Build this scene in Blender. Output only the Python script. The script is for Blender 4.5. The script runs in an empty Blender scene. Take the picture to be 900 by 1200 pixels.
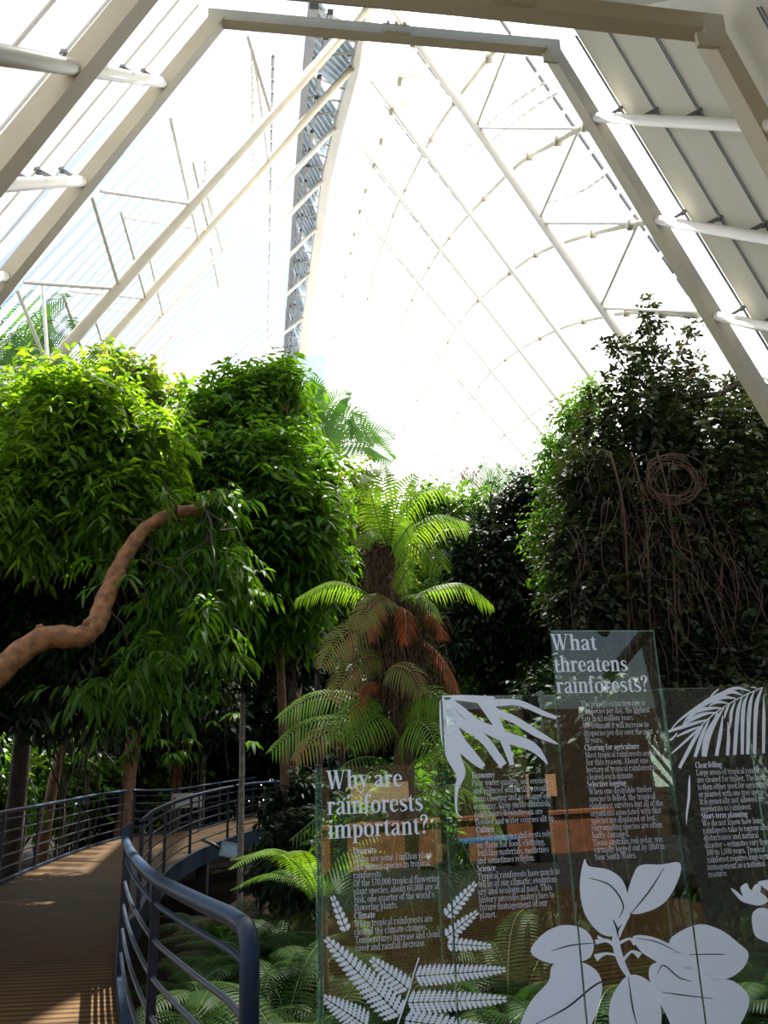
import bpy, math, random
import numpy as np
from mathutils import Vector, Matrix
from mathutils.bvhtree import BVHTree

random.seed(7)
RNG = np.random.default_rng(7)
SC = bpy.context.scene
COL = SC.collection

# ------------------------------------------------------------------ camera
F = 970.0
PITCH, ROLL = math.radians(17.1), math.radians(-2.0)
CAM = Vector((0, 0, 1.6))
CM = (Matrix.Rotation(math.pi / 2 + PITCH, 3, 'X') @ Matrix.Rotation(ROLL, 3, 'Z'))
cam = bpy.data.cameras.new('camera')
cam.sensor_fit = 'VERTICAL'
cam.sensor_height = 36
cam.lens = F * 36 / 1200
cam.clip_start = 0.05
cam.clip_end = 500
camo = bpy.data.objects.new('camera', cam)
COL.objects.link(camo)
camo.location = CAM
camo.rotation_euler = CM.to_euler()
SC.camera = camo
FWD = CM @ Vector((0, 0, -1))


def ray(px, py):
    return (CM @ Vector(((px - 450) / F, -(py - 600) / F, -1))).normalized()


def at_D(px, py, D):
    d = ray(px, py)
    return CAM + d * (D / math.hypot(d.x, d.y))


def at_Y(px, py, Y):
    d = ray(px, py)
    return CAM + d * (Y / d.y)


def at_z(px, py, z):
    d = ray(px, py)
    return CAM + d * ((z - CAM.z) / d.z)


def pxs(P):
    return (P - CAM).dot(FWD) / F


def proj(P):
    q = CM.transposed() @ (Vector(P) - CAM)
    return 450 + F * q.x / -q.z, 600 - F * q.y / -q.z


# ------------------------------------------------------------------ object bookkeeping
def tag(o, label=None, cat=None, group=None, kind=None):
    if label: o['label'] = label
    if cat: o['category'] = cat
    if group: o['group'] = group
    if kind: o['kind'] = kind
    return o


def empty(name, loc, label, cat, group=None):
    o = bpy.data.objects.new(name, None)
    o.empty_display_size = 0.2
    COL.objects.link(o)
    o.location = loc
    return tag(o, label, cat, group)


class MB:
    """collects polygons, then becomes ONE mesh object"""

    def __init__(s):
        s.v, s.f, s.m = [], [], []

    def poly(s, pts, mi=0):
        b = len(s.v)
        s.v.extend([tuple(p) for p in pts])
        s.f.append(tuple(range(b, b + len(pts))))
        s.m.append(mi)

    def add(s, vs, fs, mi=0):
        b = len(s.v)
        s.v.extend([tuple(p) for p in vs])
        for f in fs:
            s.f.append(tuple(b + i for i in f))
            s.m.append(mi)

    def box(s, c, ax, ay, az, mi=0):
        """c centre, half-axis vectors"""
        c, ax, ay, az = Vector(c), Vector(ax), Vector(ay), Vector(az)
        vs = [c + ax * i + ay * j + az * k for i in (-1, 1) for j in (-1, 1) for k in (-1, 1)]
        s.add(vs, [(0, 1, 3, 2), (4, 6, 7, 5), (0, 4, 5, 1), (2, 3, 7, 6), (0, 2, 6, 4), (1, 5, 7, 3)], mi)

    def beam(s, p0, p1, w, h, up=(0, 0, 1), mi=0):
        p0, p1 = Vector(p0), Vector(p1)
        d = (p1 - p0)
        dn = d.normalized()
        side = dn.cross(Vector(up))
        if side.length < 1e-4: side = dn.cross(Vector((1, 0, 0)))
        side.normalize()
        u = side.cross(dn)
        s.box((p0 + p1) / 2, d / 2, side * (w / 2), u * (h / 2), mi)

    def tube(s, pts, r, n=8, mi=0, cap=True):
        pts = [Vector(p) for p in pts]
        rs = r if isinstance(r, (list, tuple)) else [r] * len(pts)
        rings = []
        prev = None
        for i, p in enumerate(pts):
            t = (pts[min(i + 1, len(pts) - 1)] - pts[max(i - 1, 0)])
            if t.length < 1e-9: t = Vector((0, 0, 1))
            t.normalize()
            if prev is None:
                a = t.cross(Vector((0.3, 0.2, 1)))
                if a.length < 1e-3: a = t.cross(Vector((1, 0, 0)))
            else:
                a = prev - t * prev.dot(t)
                if a.length < 1e-4: a = t.cross(Vector((1, 0, 0.1)))
            a.normalize()
            prev = a
            b = t.cross(a)
            rings.append([p + (a * math.cos(k * 2 * math.pi / n) + b * math.sin(k * 2 * math.pi / n)) * rs[i] for k in range(n)])
        vs = [q for rg in rings for q in rg]
        fs = []
        for i in range(len(pts) - 1):
            for k in range(n):
                k2 = (k + 1) % n
                fs.append((i * n + k, i * n + k2, (i + 1) * n + k2, (i + 1) * n + k))
        if cap:
            fs.append(tuple(range(n - 1, -1, -1)))
            fs.append(tuple((len(pts) - 1) * n + k for k in range(n)))
        s.add(vs, fs, mi)

    def build(s, name, mats, parent=None, smooth=False, origin=None):
        if not isinstance(mats, (list, tuple)): mats = [mats]
        o_ = Vector(origin) if origin is not None else (parent.matrix_basis.translation if parent is not None else Vector((0, 0, 0)))
        if parent is not None and parent.parent is not None and origin is None:
            o_ = parent.parent.matrix_basis.translation + parent.matrix_basis.translation
        me = bpy.data.meshes.new(name)
        me.from_pydata([(a - o_.x, b - o_.y, c - o_.z) for a, b, c in s.v], [], s.f)
        for m in mats: me.materials.append(m)
        me.polygons.foreach_set('material_index', s.m)
        if smooth: me.polygons.foreach_set('use_smooth', [True] * len(s.f))
        me.update()
        o = bpy.data.objects.new(name, me)
        COL.objects.link(o)
        if parent is not None:
            o.parent = parent
        elif origin is not None:
            o.location = o_
        return o


def np_mesh(name, V, quads, tris, mats, parent=None, mi=None):
    """big leaf meshes straight from numpy"""
    if parent is not None:
        o_ = parent.matrix_basis.translation
        V = V - np.array(o_)
    me = bpy.data.meshes.new(name)
    nq, nt = len(quads), len(tris)
    me.vertices.add(len(V))
    me.vertices.foreach_set('co', V.astype(np.float32).ravel())
    idx = np.concatenate([quads.ravel(), tris.ravel()]).astype(np.int32)
    me.loops.add(len(idx))
    me.loops.foreach_set('vertex_index', idx)
    me.polygons.add(nq + nt)
    st = np.concatenate([np.arange(nq) * 4, nq * 4 + np.arange(nt) * 3]).astype(np.int32)
    me.polygons.foreach_set('loop_start', st)
    for m in mats: me.materials.append(m)
    me.update(calc_edges=True)
    me.validate()
    o = bpy.data.objects.new(name, me)
    COL.objects.link(o)
    if parent is not None: o.parent = parent
    return o


def smooth_pts(pts, n=6):
    """Catmull-Rom through points (tuples of any length)"""
    P = [np.array(p, float) for p in pts]
    if len(P) < 3:
        return [P[0] + (P[-1] - P[0]) * i / n for i in range(n + 1)]
    out = []
    for i in range(len(P) - 1):
        a, b, c, d = P[max(i - 1, 0)], P[i], P[i + 1], P[min(i + 2, len(P) - 1)]
        for k in range(n):
            t = k / n
            out.append(.5 * ((2 * b) + (c - a) * t + (2 * a - 5 * b + 4 * c - d) * t * t + (3 * b - a - 3 * c + d) * t ** 3))
    out.append(P[-1])
    return out


# ------------------------------------------------------------------ materials
def newmat(name):
    m = bpy.data.materials.new(name)
    m.use_nodes = True
    nt = m.node_tree
    for n in list(nt.nodes): nt.nodes.remove(n)
    out = nt.nodes.new('ShaderNodeOutputMaterial')
    return m, nt, out


def pbr(name, col, rough=.5, metal=0., noise=0., nscale=8., col2=None, bump=0., spec=.5):
    m, nt, out = newmat(name)
    b = nt.nodes.new('ShaderNodeBsdfPrincipled')
    b.inputs['Roughness'].default_value = rough
    b.inputs['Metallic'].default_value = metal
    b.inputs['Specular IOR Level'].default_value = spec
    b.inputs['Base Color'].default_value = (*col, 1)
    nt.links.new(b.outputs[0], out.inputs[0])
    if noise or col2 or bump:
        tc = nt.nodes.new('ShaderNodeTexCoord')
        no = nt.nodes.new('ShaderNodeTexNoise')
        no.inputs['Scale'].default_value = nscale
        no.inputs['Detail'].default_value = 6
        nt.links.new(tc.outputs['Object'], no.inputs['Vector'])
        if noise or col2:
            r = nt.nodes.new('ShaderNodeValToRGB')
            c2 = col2 or tuple(max(0, c * (1 - noise)) for c in col)
            r.color_ramp.elements[0].position = .35
            r.color_ramp.elements[1].position = .68
            r.color_ramp.elements[0].color = (*c2, 1)
            r.color_ramp.elements[1].color = (*col, 1)
            nt.links.new(no.outputs['Fac'], r.inputs[0])
            nt.links.new(r.outputs[0], b.inputs['Base Color'])
        if bump:
            bp = nt.nodes.new('ShaderNodeBump')
            bp.inputs['Strength'].default_value = bump
            nt.links.new(no.outputs['Fac'], bp.inputs['Height'])
            nt.links.new(bp.outputs[0], b.inputs['Normal'])
    return m


def leafmat(name, cols, trans, tmix=.4, rough=.55, spec=.25):
    """cols: colours a leaf may have (one per leaf); trans: light shining through it"""
    m, nt, out = newmat(name)
    g = nt.nodes.new('ShaderNodeNewGeometry')
    r = nt.nodes.new('ShaderNodeValToRGB')
    while len(r.color_ramp.elements) < len(cols): r.color_ramp.elements.new(.5)
    for i, c in enumerate(cols):
        r.color_ramp.elements[i].position = i / max(1, len(cols) - 1)
        r.color_ramp.elements[i].color = (*c, 1)
    nt.links.new(g.outputs['Random Per Island'], r.inputs[0])
    b = nt.nodes.new('ShaderNodeBsdfPrincipled')
    b.inputs['Roughness'].default_value = rough
    b.inputs['Specular IOR Level'].default_value = spec
    nt.links.new(r.outputs[0], b.inputs['Base Color'])
    t = nt.nodes.new('ShaderNodeBsdfTranslucent')
    mx = nt.nodes.new('ShaderNodeMix')
    mx.data_type = 'RGBA'
    mx.blend_type = 'MULTIPLY'
    mx.inputs[0].default_value = 0.0
    mm = nt.nodes.new('ShaderNodeVectorMath')
    mm.operation = 'MULTIPLY'
    mm.inputs[1].default_value = trans
    nt.links.new(r.outputs[0], mm.inputs[0])
    nt.links.new(mm.outputs[0], t.inputs['Color'])
    nt.nodes.remove(mx)
    s = nt.nodes.new('ShaderNodeMixShader')
    s.inputs[0].default_value = tmix
    nt.links.new(b.outputs[0], s.inputs[1])
    nt.links.new(t.outputs[0], s.inputs[2])
    nt.links.new(s.outputs[0], out.inputs[0])
    return m


def sheet(name, col, transp, transl, tcol=(1, 1, 1)):
    """roof sheeting: part clear, part light-scattering, rest diffuse"""
    m, nt, out = newmat(name)
    tp = nt.nodes.new('ShaderNodeBsdfTransparent')
    tp.inputs[0].default_value = (*tcol, 1)
    tl = nt.nodes.new('ShaderNodeBsdfTranslucent')
    tl.inputs[0].default_value = (*col, 1)
    df = nt.nodes.new('ShaderNodeBsdfDiffuse')
    df.inputs[0].default_value = (*col, 1)
    a = nt.nodes.new('ShaderNodeMixShader')
    a.inputs[0].default_value = transl
    nt.links.new(df.outputs[0], a.inputs[1])
    nt.links.new(tl.outputs[0], a.inputs[2])
    b = nt.nodes.new('ShaderNodeMixShader')
    b.inputs[0].default_value = transp
    nt.links.new(a.outputs[0], b.inputs[1])
    nt.links.new(tp.outputs[0], b.inputs[2])
    nt.links.new(b.outputs[0], out.inputs[0])
    return m


def glassmat(name, tint, rough=0.0):
    m, nt, out = newmat(name)
    tp = nt.nodes.new('ShaderNodeBsdfTransparent')
    tp.inputs[0].default_value = (*tint, 1)
    gl = nt.nodes.new('ShaderNodeBsdfGlossy')
    gl.inputs['Roughness'].default_value = rough
    fr = nt.nodes.new('ShaderNodeFresnel')
    fr.inputs['IOR'].default_value = 1.52
    ge = nt.nodes.new('ShaderNodeNewGeometry')
    om = nt.nodes.new('ShaderNodeMath')
    om.operation = 'SUBTRACT'
    om.inputs[0].default_value = 1
    nt.links.new(ge.outputs['Backfacing'], om.inputs[1])
    mu = nt.nodes.new('ShaderNodeMath')
    mu.operation = 'MULTIPLY'
    nt.links.new(fr.outputs[0], mu.inputs[0])
    nt.links.new(om.outputs[0], mu.inputs[1])
    m2 = nt.nodes.new('ShaderNodeMath')
    m2.operation = 'MULTIPLY'
    m2.use_clamp = True
    m2.inputs[1].default_value = 1.9
    nt.links.new(mu.outputs[0], m2.inputs[0])
    mx = nt.nodes.new('ShaderNodeMixShader')
    nt.links.new(m2.outputs[0], mx.inputs[0])
    nt.links.new(tp.outputs[0], mx.inputs[1])
    nt.links.new(gl.outputs[0], mx.inputs[2])
    nt.links.new(mx.outputs[0], out.inputs[0])
    return m


M = {}
M['cream_steel'] = pbr('cream_painted_steel', (.52, .46, .33), .5, noise=.12, nscale=3)
M['white_steel'] = pbr('white_painted_steel', (.66, .63, .55), .45, noise=.08, nscale=2)
M['grey_steel'] = pbr('grey_steel', (.22, .23, .24), .5, noise=.2, nscale=2)
M['dark_steel'] = pbr('dark_grey_steel', (.09, .095, .10), .5, noise=.3, nscale=3)
M['seam'] = pbr('dark_gasket', (.10, .10, .11), .6)
M['glazing'] = sheet('milky_glazing', (.95, .96, .96), .30, .88, (.98, .99, 1))
M['cladding'] = sheet('cream_cladding', (.50, .48, .40), 0.0, .05)
M['porch_sheet'] = sheet('porch_milky_sheet', (.97, .96, .94), .05, .9)
M['soffit'] = pbr('grey_green_soffit', (.42, .43, .38), .3, noise=.12, nscale=1.5, spec=.6)
M['soffit2'] = sheet('grey_green_ceiling_sheet', (.40, .40, .33), 0.0, .06)
M['louvre'] = sheet('blue_grey_louvre', (.42, .48, .54), .1, .35)
M['blue_steel'] = pbr('navy_blue_steel', (.005, .019, .044), .45, noise=.25, nscale=5, spec=.3)
M['blue_dark'] = pbr('dark_navy_steel', (.006, .012, .028), .4, noise=.3, nscale=4)
M['soil'] = pbr('dark_soil', (.018, .012, .007), .98, noise=.5, nscale=3, bump=.6, spec=.05)
M['bark'] = pbr('brown_bark', (.20, .105, .055), .8, nscale=9, col2=(.10, .05, .028), bump=.5)
M['limb'] = pbr('tan_bark', (.29, .13, .042), .8, nscale=11, col2=(.11, .046, .017), bump=.9)
M['darkbark'] = pbr('dark_bark', (.05, .035, .024), .9, nscale=9, col2=(.025, .017, .012), bump=.5)
M['palebark'] = pbr('pale_ringed_bark', (.34, .31, .26), .75, nscale=14, col2=(.16, .14, .11), bump=.3)
M['fibre'] = pbr('fibrous_brown', (.12, .075, .04), .95, nscale=30, col2=(.035, .02, .012), bump=1.)
M['twig'] = pbr('dry_brown_twig', (.10, .05, .028), .85, noise=.4, nscale=5)
M['stalk'] = pbr('green_stalk', (.14, .19, .04), .5, noise=.3, nscale=9)
M['drystalk'] = pbr('dry_stalk', (.27, .16, .07), .8, noise=.3, nscale=9)
M['print'] = pbr('pale_grey_print', (.86, .94, .98), .6)
M['print_gap'] = pbr('dark_green_line', (.02, .03, .02), .6)
M['glass'] = glassmat('clear_sign_glass', (.88, .95, .91))
M['glass_edge'] = sheet('green_glass_edge', (.20, .36, .30), .82, .5)
M['lamp_glass'] = pbr('lamp_front_glass', (.35, .5, .62), .08, spec=.9)
M['black'] = pbr('black_metal', (.02, .02, .022), .45)

L = {}
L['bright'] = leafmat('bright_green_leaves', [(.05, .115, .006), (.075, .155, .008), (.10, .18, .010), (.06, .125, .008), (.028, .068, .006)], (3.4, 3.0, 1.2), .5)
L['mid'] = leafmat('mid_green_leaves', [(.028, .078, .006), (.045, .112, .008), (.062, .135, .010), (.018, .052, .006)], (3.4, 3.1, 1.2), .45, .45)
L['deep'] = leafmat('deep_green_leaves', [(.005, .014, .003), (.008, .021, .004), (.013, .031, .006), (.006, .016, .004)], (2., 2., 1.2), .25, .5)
L['yellow'] = leafmat('yellow_green_leaves', [(.09, .19, .012), (.14, .24, .016), (.07, .17, .014), (.20, .20, .02), (.05, .13, .01)], (2.2, 2.0, 1.2), .45)
L['olive'] = leafmat('olive_dark_leaves', [(.016, .024, .008), (.026, .036, .012), (.038, .048, .017), (.020, .030, .010), (.046, .048, .021)], (2., 2., 1.1), .22, .62)
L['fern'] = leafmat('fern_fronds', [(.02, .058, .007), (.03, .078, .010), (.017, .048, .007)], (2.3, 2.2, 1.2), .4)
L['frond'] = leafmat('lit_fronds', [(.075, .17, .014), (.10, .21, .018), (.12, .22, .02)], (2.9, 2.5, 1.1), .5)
L['olivefrond'] = leafmat('faded_fronds', [(.15, .17, .04), (.19, .18, .045), (.12, .155, .036), (.22, .13, .04)], (1.7, 1.5, 1.), .35)
L['deadfrond'] = leafmat('dead_red_brown_fronds', [(.20, .045, .012), (.28, .07, .014), (.14, .04, .015)], (2.2, 1.6, 1.), .4)
L['palm'] = leafmat('palm_leaflets', [(.04, .11, .015), (.05, .13, .02), (.035, .10, .018)], (2.6, 2.4, 1.2), .4)
# ================================================================== GROUND AND DECK
GZ = -1.0
g = MB()
n = 40
gv = [(-60 + 120 * i / n, -30 + 120 * j / n) for j in range(n + 1) for i in range(n + 1)]
g.add([(x, y, GZ + .06 * math.sin(x * 1.3) * math.cos(y * .9)) for x, y in gv],
      [(j * (n + 1) + i, j * (n + 1) + i + 1, (j + 1) * (n + 1) + i + 1, (j + 1) * (n + 1) + i) for j in range(n) for i in range(n)])
tag(g.build('ground', M['soil']), 'dark soil bed under the plants and the raised walkway', 'ground', kind='structure')


def railpt(px, py, D):
    p = at_D(px, py, D)
    return Vector(p)


# top-rail points of the inner railing, nearest first
near_rail = [at_z(px, py, 1.05) for px, py in [(288, 1087), (270, 1074), (246, 1063), (223, 1052), (205, 1043), (188, 1034), (175, 1024), (164, 1013), (156, 1003), (151, 994), (147, 982), (149, 972), (154, 967)]]
far_rail = [railpt(166, 963, 11.2), railpt(174, 956, 12.2), railpt(182, 950, 13.3), railpt(204, 940, 15.4), railpt(229, 932, 17.0), railpt(254, 926, 18.2), railpt(273, 922, 19)]
turn_rail = [railpt(277, 921, 19.2), railpt(300, 918, 20.4), railpt(330, 916, 21.5)]
outer_rail = [Vector((-3.5, 2.5, 1.05)), Vector((-3.9, 5, 1.05)), Vector((-4.6, 8, 1.06)), Vector((-5.25, 10.8, 1.08)), railpt(0, 953, 14.7), railpt(38, 946, 16.6), railpt(75, 939, 18.4), railpt(112, 932, 20.2), railpt(148, 927, 22)]
back_rail = [railpt(156, 926.5, 22.2), railpt(180, 926.5, 22.8), railpt(203, 926, 23.4)]
end_rail = [railpt(208, 925.5, 23.5), railpt(250, 919, 24.5), railpt(300, 911.5, 26)]

H = 1.05


def deckpt(p): return Vector((p.x, p.y, p.z - H))


right_edge = [Vector((2.6, 4.35, 0)), Vector((-.25, 3.5, 0))] + [deckpt(p) for p in near_rail] + [deckpt(p) for p in far_rail] + [deckpt(p) for p in turn_rail]
left_edge = [Vector((-3.3, -3, 0)), Vector((-3.35, 1, 0))] + [deckpt(p) for p in outer_rail] + [deckpt(p) for p in back_rail[1:]] + [deckpt(p) for p in end_rail]


def resample(pts, n):
    pts = [Vector(p) for p in pts]
    d = [0]
    for a, b in zip(pts, pts[1:]): d.append(d[-1] + (b - a).length)
    out = []
    for i in range(n):
        t = d[-1] * i / (n - 1)
        k = max(j for j in range(len(d)) if d[j] <= t + 1e-9)
        k = min(k, len(pts) - 2)
        f = (t - d[k]) / max(1e-9, d[k + 1] - d[k])
        out.append(pts[k].lerp(pts[k + 1], f))
    return out


m, nt, out = newmat('brown_deck_boards')
tc = nt.nodes.new('ShaderNodeTexCoord')
mp = nt.nodes.new('ShaderNodeMapping')
mp.inputs['Rotation'].default_value = (0, 0, math.radians(-3))
nt.links.new(tc.outputs['Object'], mp.inputs[0])
wv = nt.nodes.new('ShaderNodeTexWave')
wv.bands_direction = 'Y'
wv.inputs['Scale'].default_value = 2.6
wv.inputs['Distortion'].default_value = .25
wv.inputs['Detail'].default_value = 1
nt.links.new(mp.outputs[0], wv.inputs[0])
no = nt.nodes.new('ShaderNodeTexNoise')
no.inputs['Scale'].default_value = 1.1
no.inputs['Detail'].default_value = 8
nt.links.new(tc.outputs['Object'], no.inputs[0])
mp2 = nt.nodes.new('ShaderNodeMapping')
mp2.inputs['Scale'].default_value = (.6, 9, 1)
nt.links.new(tc.outputs['Object'], mp2.inputs[0])
n2 = nt.nodes.new('ShaderNodeTexNoise')
n2.inputs['Scale'].default_value = 2
n2.inputs['Detail'].default_value = 5
nt.links.new(mp2.outputs[0], n2.inputs[0])
r1 = nt.nodes.new('ShaderNodeValToRGB')
r1.color_ramp.elements[0].position = .3
r1.color_ramp.elements[0].color = (.034, .017, .005, 1)
r1.color_ramp.elements[1].position = .7
r1.color_ramp.elements[1].color = (.088, .049, .016, 1)
ad = nt.nodes.new('ShaderNodeMath')
ad.operation = 'ADD'
ml = nt.nodes.new('ShaderNodeMath')
ml.operation = 'MULTIPLY'
ml.inputs[1].default_value = .5
nt.links.new(no.outputs['Fac'], ad.inputs[0])
nt.links.new(n2.outputs['Fac'], ad.inputs[1])
nt.links.new(ad.outputs[0], ml.inputs[0])
nt.links.new(ml.outputs[0], r1.inputs[0])
r2 = nt.nodes.new('ShaderNodeValToRGB')
r2.color_ramp.elements[0].position = .12
r2.color_ramp.elements[0].color = (.25, .22, .2, 1)
r2.color_ramp.elements[1].position = .35
r2.color_ramp.elements[1].color = (1, 1, 1, 1)
nt.links.new(wv.outputs['Fac'], r2.inputs[0])
vm = nt.nodes.new('ShaderNodeVectorMath')
vm.operation = 'MULTIPLY'
nt.links.new(r1.outputs[0], vm.inputs[0])
nt.links.new(r2.outputs[0], vm.inputs[1])
b = nt.nodes.new('ShaderNodeBsdfPrincipled')
b.inputs['Roughness'].default_value = .7
b.inputs['Specular IOR Level'].default_value = .12
nt.links.new(vm.outputs[0], b.inputs['Base Color'])
bp = nt.nodes.new('ShaderNodeBump')
bp.inputs['Strength'].default_value = .7
bp.inputs['Distance'].default_value = .02
nt.links.new(r2.outputs[0], bp.inputs['Height'])
nt.links.new(bp.outputs[0], b.inputs['Normal'])
nt.links.new(b.outputs[0], out.inputs[0])
M['deck'] = m

NR = 90
RE, LE = resample(right_edge, NR), resample(left_edge, NR)
d = MB()
back = [Vector((6, -3, 0)), Vector((-7.5, -3, 0))]
for i in range(NR - 1):
    for k in range(6):
        q = []
        for (ii, kk) in ((i, k), (i + 1, k), (i + 1, k + 1), (i, k + 1)):
            q.append(LE[ii].lerp(RE[ii], kk / 6))
        d.poly(list(reversed(q)) if False else q)
d.poly([Vector((-3.3, -3, 0)), Vector((6, -3, 0)), Vector((6, 4.6, 0)), Vector((2.6, 4.35, 0))])
cf = MB()
cf.box((1.5, -5.5, -.06), (10.5, 0, 0), (0, 2.5, 0), (0, 0, .06))
tag(cf.build('floor', pbr('dark_slate_floor', (.035, .035, .034), .7, noise=.4, nscale=2, spec=.2)), 'dark slate floor of the entrance court behind the viewer', 'floor', kind='structure')
tag(d.build('boardwalk_deck', M['deck']), 'curved boardwalk of narrow brown timber boards', 'boardwalk', kind='structure')
# edge beams below the deck
for nm, pts, lab in (('edge_beam', right_edge[2:], 'dark blue edge beam along the inner curve of the boardwalk'),
                     ('edge_beam', left_edge[2:], 'dark blue edge beam along the outer side of the boardwalk')):
    e = MB()
    ps = resample(pts, 60)
    for a, b_ in zip(ps, ps[1:]):
        e.beam(a + Vector((0, 0, -.10)), b_ + Vector((0, 0, -.10)), .07, .30)
    tag(e.build(nm, M['blue_steel']), lab, 'edge beam', kind='structure')
for i, p in enumerate((deckpt(far_rail[1]), deckpt(far_rail[5]), deckpt(near_rail[8]))):
    e = MB()
    q = p + Vector((-.25, 0, 0))
    e.beam((q.x, q.y, GZ - .1), (q.x, q.y, p.z - .1), .22, .22, (0, 1, 0))
    tag(e.build('deck_pillar', M['black']), 'dark pillar holding up the boardwalk', 'pillar', 'pillars under the boardwalk', 'structure')


# ------------------------------------------------------------------ railings
def railing(name, label, pts, posts, n_mid=5, endpost=False, r=.034, col='blue_steel'):
    pts = [Vector(p) for p in pts]
    sp = [Vector(p) for p in smooth_pts(pts, 6)]
    base = deckpt(pts[0])
    t = empty(name, base, label, 'railing')
    top = MB()
    run = list(sp)
    if endpost:  # the handrail bends down into the first post
        p0, p1 = sp[0], sp[1]
        dirn = (p0 - p1).normalized()
        run = [p0 + dirn * .075 + Vector((0, 0, -H)), p0 + dirn * .075 + Vector((0, 0, -.11)), p0 + dirn * .068 + Vector((0, 0, -.06)), p0 + dirn * .04 + Vector((0, 0, -.02)), p0] + sp[1:]
    top.tube(run, r, 12)
    top.build('handrail', M[col], t, True)
    for k in range(n_mid):
        h = .17 + k * (H - .33) / (n_mid - 1) + .04
        mb = MB()
        mb.tube([p + Vector((0, 0, h - H)) for p in sp], .0145, 8)
        mb.build('rail_bar', M[col if k > n_mid - 2 else 'blue_dark'], t, True)
    D_ = resample(sp, 200)
    for f in posts:
        p = D_[int(round(f * 199))]
        q = D_[min(199, int(round(f * 199)) + 1)] if f < 1 else D_[198]
        tn = (q - p).normalized()
        mb = MB()
        mb.beam(p + Vector((0, 0, -H - .2)), p + Vector((0, 0, -.01)), .05, .022, tn)
        mb.build('post', M['blue_dark'], t)
    return t


railing('curved_railing', 'nearest dark blue railing curving along the inner edge of the boardwalk', near_rail, [.235, .62, .86, .985], 5, True, .036)
railing('curved_railing', 'dark blue railing around the far inner bend, ending at twin posts by the floodlight', far_rail, [.01, .2, .42, .7, .97], 5)
railing('straight_railing', 'short dark railing running right from the twin posts by the floodlight', turn_rail, [.05, .9], 5)
railing('outer_railing', 'long dark railing along the outer left side of the boardwalk', outer_rail, [.01, .13, .26, .38, .5, .61, .72, .85, .99], 5)
railing('outer_railing', 'short dark railing closing the outer corner beyond the boardwalk bend', back_rail, [.04, .96], 5)
railing('outer_railing', 'farthest dark railing behind the inner bend, rising to the right', end_rail, [.02, .5, .96], 5)

# small pale board fixed behind the far railing
P = at_D(219, 938, 22.5)
t = empty('information_board', (P.x, P.y, .25), 'small pale board standing behind the far bend of the railing', 'board')
mb = MB()
mb.box(P, (.36, .05, 0), (0, .015, 0), (0, 0, .17))
mb.build('board_face', pbr('pale_board', (.34, .38, .36), .4), t)
mb = MB()
mb.beam((P.x - .3, P.y - .04, .1), (P.x - .3, P.y - .04, P.z + .1), .04, .04, (0, 1, 0))
mb.build('leg', M['black'], t)
mb = MB()
mb.beam((P.x + .3, P.y + .04, .1), (P.x + .3, P.y + .04, P.z + .1), .04, .04, (0, 1, 0))
mb.build('leg', M['black'], t)

# floodlight clamped to the deck edge
P = at_D(269, 996, 17.4)
t = empty('floodlight', P, 'small square floodlight fixed to the boardwalk edge below the far railing', 'lamp')
toC = (Vector((0.3, 0, 3.0)) - P).normalized()
sx = Vector((0, 0, 1)).cross(toC).normalized()
R_ = Matrix.Rotation(math.radians(-14), 3, toC)
sx = R_ @ sx
sy = toC.cross(sx)
mb = MB()
mb.box(P - toC * .06, sx * .17, sy * .135, toC * .06)
mb.box(P - toC * .16, sx * .10, sy * .08, toC * .05)
hs = mb.build('housing', pbr('grey_lamp_housing', (.10, .12, .13), .4), t)
mb = MB()
for s_ in (-1, 1):
    mb.box(P + sx * (s_ * .158) + toC * .012, sx * .018, sy * .135, toC * .014)
    mb.box(P + sy * (s_ * .12) + toC * .012, sx * .145, sy * .018, toC * .014)
mb.build('bezel', pbr('pale_lamp_rim', (.42, .46, .46), .35), hs)
mb = MB()
mb.box(P + toC * .004, sx * .145, sy * .11, toC * .004)
mb.build('lamp_glass', M['lamp_glass'], hs)
mb = MB()
mb.tube([P - toC * .1 - sx * .18, P - sx * .3 - toC * .2 + Vector((0, 0, .05)), P - sx * .55 - toC * .25 + Vector((0, 0, .1))], .03, 8)
mb.build('bracket', M['black'], t, True)

# ================================================================== PORCH FRAMES (the low end of the glasshouse)
AX = math.radians(8.4)
UR = Vector((math.cos(AX), math.sin(AX), 0))      # to the right along a frame
UF = Vector((-math.sin(AX), math.cos(AX), 0))     # down the building's axis


def on_plane(px, py, P0, nrm):
    dd = ray(px, py)
    return CAM + dd * ((Vector(P0) - CAM).dot(nrm) / dd.dot(nrm))


FA, FB = CAM + UF * 6.2, CAM + UF * 3.72
FA.z = FB.z = 0
A = dict(tl=on_plane(257, 22, FA, UF), tr=on_plane(643, 56, FA, UF), l=on_plane(0, 337, FA, UF), r=on_plane(898, 474, FA, UF))
B = dict(tl=on_plane(190, -38, FB, UF), tr=on_plane(826, 33, FB, UF), l=on_plane(0, 196, FB, UF), r=on_plane(906, 180, FB, UF))


def to_ground(p, q, z=-.15):
    return p + (q - p) * ((z - p.z) / (q.z - p.z))


for fr in (A, B):
    fr['lb'] = to_ground(fr['tl'], fr['l'])
    fr['rb'] = to_ground(fr['tr'], fr['r'])
C_ = {k: B[k] + (B[k] - A[k]) * .95 for k in ('tl', 'tr', 'lb', 'rb')}


def struct(mb, name, mat, label, cat, group=None):
    return tag(mb.build(name, mat), label, cat, group, 'structure')


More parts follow.
